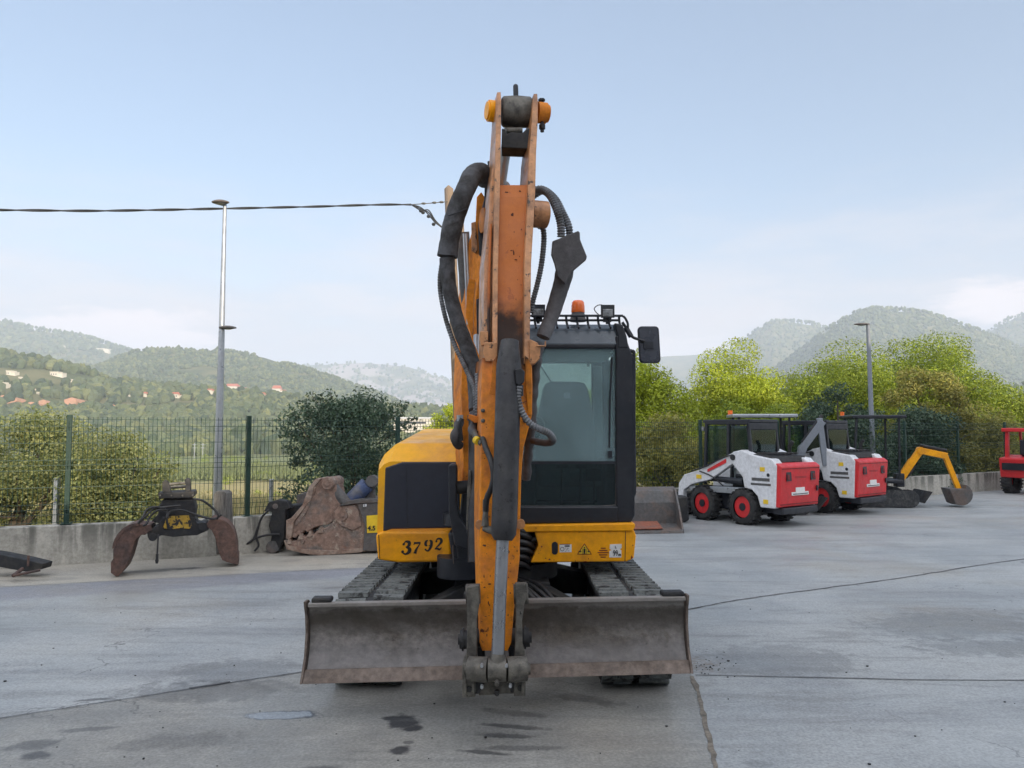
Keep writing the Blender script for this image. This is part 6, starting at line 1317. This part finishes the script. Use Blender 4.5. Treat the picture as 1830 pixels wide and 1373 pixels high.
for pts in ([(480, 912), (468, 925), (460, 945), (452, 965), (430, 978)], [(500, 955), (480, 956), (458, 962), (440, 973), (425, 981)], [(462, 940), (458, 960), (462, 975), (455, 985)]):
    b = MB(); b.tube(spline([P(x_, y_, 9.9) for x_, y_ in pts], 7), .014, 8); b.build('hose', M['hose'], BK)
for k_, (px, py) in enumerate(((345, 990), (353, 990))):
    pass

# ------------------------------------------------------------------ machines on the right, modelled at the origin facing +y
M['tyre'] = mat('black_tyre', (0.018, 0.018, 0.019), 0.85, c2=(0.05, 0.048, 0.045), s2=8, fine=.3, bump=.3)
def wheel(parent, x, y, r=.30, w_=.24, rim='red'):
    sx = 1 if x > 0 else -1
    b = MB(); rr2 = []
    for (dx, q) in ((-.5, .62), (-.5, .86), (-.42, .97), (-.2, 1.0), (.2, 1.0), (.42, .97), (.5, .86), (.5, .62)): rr2.append([Vector((x+dx*w_, y+math.cos(a_)*r*q, r+math.sin(a_)*r*q)) for a_ in [2*math.pi*k/28 for k in range(28)]])
    b.loft(rr2, True, False)
    for k in range(22):
        for s_ in (-1, 1):
            a_ = 2*math.pi*(k+(.25 if s_ > 0 else 0))/22; c_ = Vector((x+s_*w_*.25, y+math.cos(a_)*r*1.02, r+math.sin(a_)*r*1.02)); m_ = Matrix.Rotation(a_-math.pi/2, 3, 'X'); b.box(c_, (w_*.48, r*.13, r*.08), m_)
    t_ = b.build('tyre', M['tyre'], parent)
    b = MB(); b.cyl((x-w_*.30, y, r), (x+sx*w_*.36, y, r), r*.60, 26); b.build('rim', M[rim], t_, bevel=.01)
    b = MB(); b.cyl((x+sx*w_*.36, y, r), (x+sx*w_*.42, y, r), r*.22, 16); b.build('hub', M['black'], t_)
    return t_
def skid_steer(label, arms_up=False):
    t_ = thing('skid_steer_loader', label, 'loader', (0, 0, 0), 0, 'white and red wheel loaders parked on the right')
    W2 = .60   # half width; y: -1.15 rear .. 1.1 front
    b = MB(); b.prism([(-.36, -1.05, .22), (-.36, -1.10, .55), (-.36, 1.0, .55), (-.36, 1.05, .30), (-.36, .9, .20)], (.72, 0, 0)); b.build('chassis', M['black'], t_, bevel=.02)
    for s_ in (-1, 1):
        x0 = s_*W2; x1 = s_*.37
        b = MB(); b.prism([(x0, -1.12, .32), (x0, -1.16, 1.02), (x0, -1.05, 1.12), (x0, -.62, 1.18), (x0, -.40, 1.26), (x0, -.20, 1.22), (x0, -.16, 1.05), (x0, -.42, .80), (x0, -.46, .62), (x0, -.62, .60), (x0, -.74, .50), (x0, -.80, .32)], (x1-x0, 0, 0)); b.build('rear_side', M['white'], t_, bevel=.02)
        for q, z_ in ((-.86, .95), (-.92, .42)):
            b = MB(); b.box((x0+s_*.004, q, z_), (.008, .10, .07)); b.build('decal', M['signyellow'], t_)
        b = MB(); b.box((x0+s_*.004, -.82, .70), (.006, .42, .035)); b.box((x0+s_*.004, -.82, .78), (.006, .38, .05)); b.build('lettering_band', M['greysteel'], t_)
        # lift arm
        b = MB(); pr = [(x0*.96, -.22, 1.22), (x0*.96, .62, .88), (x0*.96, 1.0, .78), (x0*.96, 1.14, .62), (x0*.96, 1.20, .10), (x0*.96, 1.08, .10), (x0*.96, 1.02, .50), (x0*.96, .80, .62), (x0*.96, .35, .72), (x0*.96, -.22, 1.04)]
        b.prism(pr, (-s_*.12, 0, 0)); b.build('lift_arm', M['white'], t_, bevel=.012)
        b = MB(); b.box((x0*.965, .62, .76), (.006, .13, .07)); b.build('decal', M['signyellow'], t_)
        b = MB(); b.prism([(x0*.97+s_*.004, -.05, 1.10), (x0*.97+s_*.004, .40, .90), (x0*.97+s_*.004, .40, .85), (x0*.97+s_*.004, -.05, 1.03)], (s_*.004, 0, 0)); b.build('red_stripe', M['red'], t_)
        b = MB(); b.cyl((s_*.48, -.35, .72), (s_*.48, .55, .74), .05, 14); b.build('lift_cylinder', M['black'], t_)
        b = MB(); b.prism([(x0*.9, -.55, .62), (x0*.9, .9, .58), (x0*.9, .9, .50), (x0*.9, -.55, .50)], (-s_*.16, 0, 0)); b.build('fender', M['galv'], t_, bevel=.01)
        wheel(t_, s_*.52, -.42); wheel(t_, s_*.52, .52)
    # rear door
    b = MB(); b.prism([(-.585, -1.18, .34), (-.585, -1.24, 1.00), (-.585, -1.16, 1.05), (-.585, -1.06, 1.06), (-.585, -1.06, .34)], (1.17, 0, 0)); rd = b.build('rear_door', M['red'], t_, bevel=.02, seg=3)
    for s_ in (-1, 1):
        b = MB(); b.box((s_*.36, -1.232, .84), (.14, .012, .15), Matrix.Rotation(R(-5), 3, 'X')); b.build('tail_lamp', M['black'], rd)
        b = MB(); b.box((s_*.38, -1.24, .83), (.06, .012, .09), Matrix.Rotation(R(-5), 3, 'X')); b.build('reflector', M['redink'], rd)
    b = MB(); b.box((.0, -1.208, .55), (.50, .012, .055), Matrix.Rotation(R(-5), 3, 'X')); b.box((.0, -1.212, .60), (.26, .012, .10), Matrix.Rotation(R(-5), 3, 'X')); b.build('name_plate', M['sticker'], rd)
    b = MB(); b.box((.0, -1.215, .545), (.44, .012, .012), Matrix.Rotation(R(-5), 3, 'X')); b.build('print', M['ink'], rd)
    for k in range(7):
        b = MB(); b.box((0, -1.214+.0035*(k-3)*-1, .72+.018*k), (.34, .006, .007), Matrix.Rotation(R(-5), 3, 'X')); b.build('grille_slot', M['redink'], rd)
    b = MB(); b.box((.50, -1.226, .62), (.04, .02, .09)); b.build('latch', M['black'], rd)
    for y_, z_ in ((-1.236, .965), (-1.190, .385)): b = MB(); b.box((0, y_, z_), (1.12, .010, .012)); b.build('door_seam', M['redink'], rd)
    b = MB(); b.tube([(.30, -.80, 1.16), (.30, -.80, 1.32), (.32, -.86, 1.40)], .035, 12); b.build('exhaust', M['blackmatte'], t_)
    b = MB(); b.tube(spline([(-.56, -.3, 1.20), (-.60, .0, 1.12), (-.60, .4, .96), (-.56, .8, .86)], 6), .012, 7); b.tube(spline([(-.50, .1, .62), (-.58, .3, .78), (-.58, .6, .86)], 6), .012, 7); b.build('hose', M['hose'], t_)
    for s_ in (-1, 1):
        b = MB(); b.cyl((s_*.60, -.22, 1.13), (s_*.625, -.22, 1.13), .05, 16); b.build('pivot', M['blackmatte'], t_)
        b = MB(); b.cyl((s_*.60, -.98, .86), (s_*.607, -.98, .86), .03, 14); b.build('fuel_cap', M['black'], t_)
        b = MB(); b.box((s_*.39, .62, 1.62), (.12, .05, .08)); b.build('headlamp', M['lens'], t_)
    b = MB(); b.bb(-.52, .52, -1.22, -1.0, .22, .33); b.build('bumper', M['black'], t_, bevel=.02)
    b = MB(); b.prism([(-.50, -1.02, 1.06), (-.50, -.98, 1.16), (-.50, -.5, 1.20), (-.50, -.5, 1.06)], (1.0, 0, 0))
    for k in range(6): b.bb(-.36+k*.13, -.30+k*.13, -.96, -.56, 1.19, 1.215)
    b.build('engine_cover', M['blackmatte'], t_, bevel=.01)
    # cab
    cb_ = MB(); H1 = 1.72
    for s_ in (-1, 1):
        for p0, p1 in (((-.52, .62), (-.42, H1)), ((.62, .62), (.56, H1)), ((.05, 1.0), (.03, H1))): cb_.bar((s_*.40, p0[0], p0[1]), (s_*.40, p1[0], p1[1]), .06, .06)
        cb_.bar((s_*.40, -.44, H1), (s_*.40, .60, H1), .06, .06)
    cb_.bb(-.43, .43, -.46, .64, H1+.003, H1+.06); cb_.bb(-.43, .43, -.46, -.40, H1-.12, H1); cb = cb_.build('cab', M['black'], t_, bevel=.012)
    for s_ in (-1, 1): b = MB(); b.bb(s_*.395, s_*.40, -.40, .55, 1.02, H1-.05); b.build('side_window', M['glassdark'], cb)
    b = MB(); b.bb(-.36, .36, -.465, -.46, 1.20, H1-.12); b.build('rear_window', M['glassdark'], cb)
    b = MB(); b.bb(-.24, .24, -.28, .1, .55, .75); b.bb(-.24, .24, -.34, -.2, .75, 1.25); b.build('seat', M['blackmatte'], t_, bevel=.03)
    # quick hitch and bucket
    b = MB(); b.prism([(-.66, 1.22, .08), (-.66, 1.26, .42), (-.66, 1.34, .44), (-.66, 1.36, .14), (-.66, 1.55, .05), (-.66, 1.55, .02), (-.66, 1.25, .02)], (1.32, 0, 0)); b.build('bucket', M['blackmatte'], t_, bevel=.01)
    return t_
s1 = skid_steer('nearer white and red wheel loader with black cab and red wheel rims'); s2 = copy_tree(s1)
s2['label'] = 'farther white and red wheel loader, partly hidden behind the nearer one'
FW = Vector((-.589, .808, 0))
def place(o_, rear_px, d, back, rz): 
    x_ = (rear_px-CX)/F*d; f = Vector((-math.sin(rz), math.cos(rz), 0)); o_.location = Vector((x_, d, 0))+f*back; o_.rotation_euler = (0, 0, rz)
place(s1, 1426, 12.6, 1.08, R(36)); place(s2, 1556, 14.4, 1.08, R(38)); s1.scale = (.92, .90, .98); s2.scale = (.92, .90, .98)

def mini_digger(label, canopy_m, arm_m, arm_pts, group=None, bucket=True, rz=0):
    "canopy mini excavator; arm_pts: (y, z) of the boom, elbow, stick end"
    t_ = thing('mini_excavator', label, 'excavator', (0, 0, 0), 0, group)
    for s_ in (-1, 1):
        b = MB(); xs = s_*.40; lp = [(y_, z_) for y_, z_ in [(-.6+.18*math.cos(R(a_)), .19+.18*math.sin(R(a_))) for a_ in range(90, 271, 20)]+[(.6+.18*math.cos(R(a_)), .19+.18*math.sin(R(a_))) for a_ in range(-90, 91, 20)]]
        b.prism([(xs-.11, y_, z_) for y_, z_ in lp], (.22, 0, 0))
        for k in range(16): b.bb(xs-.115, xs+.115, -.62+k*.08, -.585+k*.08, .368, .385)
        b.build('track', M['rubber'], t_, bevel=.008)
    b = MB(); b.bb(-.3, .3, -.4, .4, .2, .42); b.cyl((0, 0, .42), (0, 0, .5), .25, 20); b.build('undercarriage', M['black'], t_)
    b = MB(); b.prism([(-.48, -.2, .12), (-.48, .0, .35), (-.48, .03, .35), (-.48, -.15, .1)], (.96, 0, 0)); 
    for i in range(len(b.v)): b.v[i] = (b.v[i][0], b.v[i][1]+1.05, b.v[i][2])
    b.build('dozer_blade', M['blackmatte'], t_, bevel=.005)
    b = MB(); b.prism([(-.47, -.75, .52), (-.47, -.80, .95), (-.47, -.65, 1.05), (-.47, -.25, 1.05), (-.47, -.2, .62), (-.47, .45, .60), (-.47, .45, .52)], (.94, 0, 0)); b.build('body', M['black'] if arm_m == 'yellow' else M['white'], t_, bevel=.03)
    b = MB(); b.bb(-.2, .2, -.25, .1, .62, .85); b.bb(-.2, .2, -.3, -.2, .85, 1.25); b.build('seat', M['blackmatte'], t_, bevel=.03)
    for x_ in (-.42, .42):
        b = MB(); b.bar((x_, -.62, 1.0), (x_, -.55, 1.93), .05, .05); b.build('canopy_post', M['black'], t_)
        b = MB(); b.bar((x_, .38, .6), (x_, .40, 1.93), .04, .04); b.build('canopy_post', M['black'], t_)
    b = MB(); b.bb(-.50, .50, -.68, .55, 1.93, 2.0); b.build('canopy', M[canopy_m], t_, bevel=.02)
    b = MB(); b.cyl((-.46, -.6, 2.0), (-.46, -.6, 2.09), .05, 14); b.build('beacon', M['amber'], t_)
    (y0, z0), (y1, z1), (y2, z2), (y3, z3) = arm_pts
    b = MB(); b.bb(-.10, .10, .42, .62, .42, .72); b.build('swing_post', M['black'], t_, bevel=.02)
    b = MB(); b.bar((0, y0, z0), (0, (y0*.4+y1*.6), (z0*.4+z1*.6)+.02), .11, .16, (0, 1, .2)); b.bar((0, (y0*.45+y1*.55), (z0*.45+z1*.55)), (0, y1, z1), .10, .15, (0, 1, .2)); b.bar((0, y1, z1), (0, y2, z2), .10, .14, (0, .3, 1)); b.cyl((-.07, y1, z1), (.07, y1, z1), .08, 14)
    b.build('boom', M[arm_m], t_, bevel=.01)
    b = MB(); b.bar((0, y2-.06, z2+.06), (0, y3, z3), .09, .11, (0, 1, .1)); b.build('stick', M[arm_m], t_, bevel=.01)
    b = MB(); b.cyl((0, y0+.12, z0+.02), (0, (y0+y1)/2+.10, (z0+z1)/2-.05), .035, 12); b.cyl((0, y1, z1+.12), (0, y2, z2+.12), .035, 12); b.build('cylinder', M['blackmatte'], t_)
    if bucket:
        b = MB(); pr = [(y3+.05, z3+.02)]+[(y3-.05+.26*math.cos(R(a_)), z3-.10+.24*math.sin(R(a_))) for a_ in range(60, -121, -20)]+[(y3-.30, z3+.02)]
        b.prism([(-.24, y_, max(z_, .02)) for y_, z_ in pr], (.48, 0, 0)); b.build('bucket', M['greysteel'], t_, bevel=.01)
    return t_
m1 = mini_digger('black mini excavator with yellow arched arm right of the second loader', 'black', 'yellow', [(.56, .60), (1.02, 1.22), (1.62, 1.10), (1.86, .38)])
m1.location = ((1562-CX)/F*16.0, 16.0, 0); m1.rotation_euler = (0, 0, R(-97)); m1.scale = (.92, .86, .93)
m2 = mini_digger('mini excavator with pale canopy and raised grey arm behind the two loaders', 'galv', 'polegrey', [(.56, .60), (.72, 1.30), (1.12, 1.86), (1.16, .95)], bucket=False)
m2.location = (4.82, 14.72, 0); m2.rotation_euler = (0, 0, R(-98)); m2.scale = (.92, .95, .93)
# red dumper at the right edge
RD = thing('site_dumper', 'red site dumper with roll frame at the right edge of the photo', 'dumper', (0, 0, 0))
b = MB(); b.prism([(-.55, -.7, .45), (-.6, -.7, .95), (-.6, .1, .95), (-.55, .1, .45)][:0] or [(-.6, -.75, .42), (-.6, -.80, .92), (-.6, -.3, 1.0), (-.6, .2, .9), (-.6, .2, .42)], (1.2, 0, 0)); b.build('body', M['red'], RD, bevel=.03)
b = MB(); b.prism([(-.62, .35, .55), (-.62, .30, 1.10), (-.62, 1.2, 1.15), (-.62, 1.05, .55)], (1.24, 0, 0)); b.build('skip', M['red'], RD, bevel=.03)
for x_ in (-.5, .5):
    b = MB(); b.bar((x_, -.6, .9), (x_, -.55, 1.60), .07, .07); b.build('canopy_post', M['red'], RD)
    b = MB(); b.bar((x_, .05, .9), (x_, .0, 1.60), .05, .05); b.build('canopy_post', M['red'], RD)
b = MB(); b.bb(-.58, .58, -.68, .15, 1.60, 1.70); b.build('canopy', M['red'], RD, bevel=.02)
b = MB(); b.bb(-.22, .22, -.5, -.1, .95, 1.05); b.bb(-.22, .22, -.58, -.48, 1.0, 1.40); b.build('seat', M['black'], RD, bevel=.03)
b = MB(); b.bb(-.5, .5, -.84, -.76, .62, .80); b.build('grille', M['black'], RD)
for x_ in (-.5, .5):
    for y_ in (-.45, .75): wheel(RD, x_, y_, .30, .22, 'red')
RD.location = ((1860-CX)/F*18.8, 18.8, 0); RD.rotation_euler = (0, 0, R(-62)); RD.scale = (1, 1, .94)
# loader bucket by the wall, right of the cab
LB = thing('loader_bucket', 'rusty grey loader bucket with worn red inside standing just right of the cab', 'bucket', (2.3, 12.1, 0))
prof = [(0, .03), (.02, .42), (.10, .60), (.22, .66), (.24, .62), (.14, .55), (.07, .40), (.06, .10), (-.45, .05), (-.47, .0)]
b = MB(); x0, x1 = 1.2, 2.62; b.prism([(x0, 12.1+y_, z_) for y_, z_ in prof], (x1-x0, .18, 0)); b.build('shell', M['greysteel'], LB, bevel=.008)
b = MB(); b.bb(x0+.05, x1-.12, 12.0, 12.04, .06, .30)
b = MB(); pw = [(-.445, .068), (-.445, .080), (.02, .135), (.035, .27), (.050, .27), (.050, .115)]; b.prism([(x0+.03, 12.1+y_, z_) for y_, z_ in pw], (1.06, .134, 0)); b.build('worn_inside', mat('worn_red', (0.24, 0.08, 0.045), .8, c2=(.13, .085, .07), s2=5, fine=.3), LB)
for x_, dy in ((x0, 0), (x1-.03, .18)):
    b = MB(); b.prism([(x_, 12.1+dy+y_, z_) for y_, z_ in [(.02, .0), (-.47, .0), (-.44, .06), (-.20, .36), (.06, .62), (.22, .64), (.10, .5), (.05, .3)]], (.03, 0, 0)); b.build('side_plate', M['greysteel'], LB, bevel=.004)
b = MB(); b.slab([(1190, 893), (1198, 889), (1230, 888), (1232, 930), (1212, 938), (1205, 920), (1196, 905)], 13.1, .4); o = b.build('black_bucket', M['blackmatte'], bevel=.02); tag(o, 'small black bucket between the rusty loader bucket and the nearer loader', 'bucket')
HAZE = 0.00030

# ------------------------------------------------------------------ morning haze in the valley
hm = bpy.data.materials.new('haze'); hm.use_nodes = True; t = hm.node_tree; t.nodes.clear()
ho = N(t, 'ShaderNodeOutputMaterial'); pv = N(t, 'ShaderNodeVolumePrincipled'); pv.inputs['Color'].default_value = (0.76, 0.85, 1.0, 1); pv.inputs['Density'].default_value = HAZE; pv.inputs['Anisotropy'].default_value = 0.0
t.links.new(pv.outputs[0], ho.inputs['Volume'])
b = MB(); b.bb(-6900, 6900, -6900, 6900, -12, 455); o = b.build('haze', hm); tag(o, 'thin bluish morning haze filling the valley air', 'haze', kind='stuff'); o.display_type = 'WIRE'
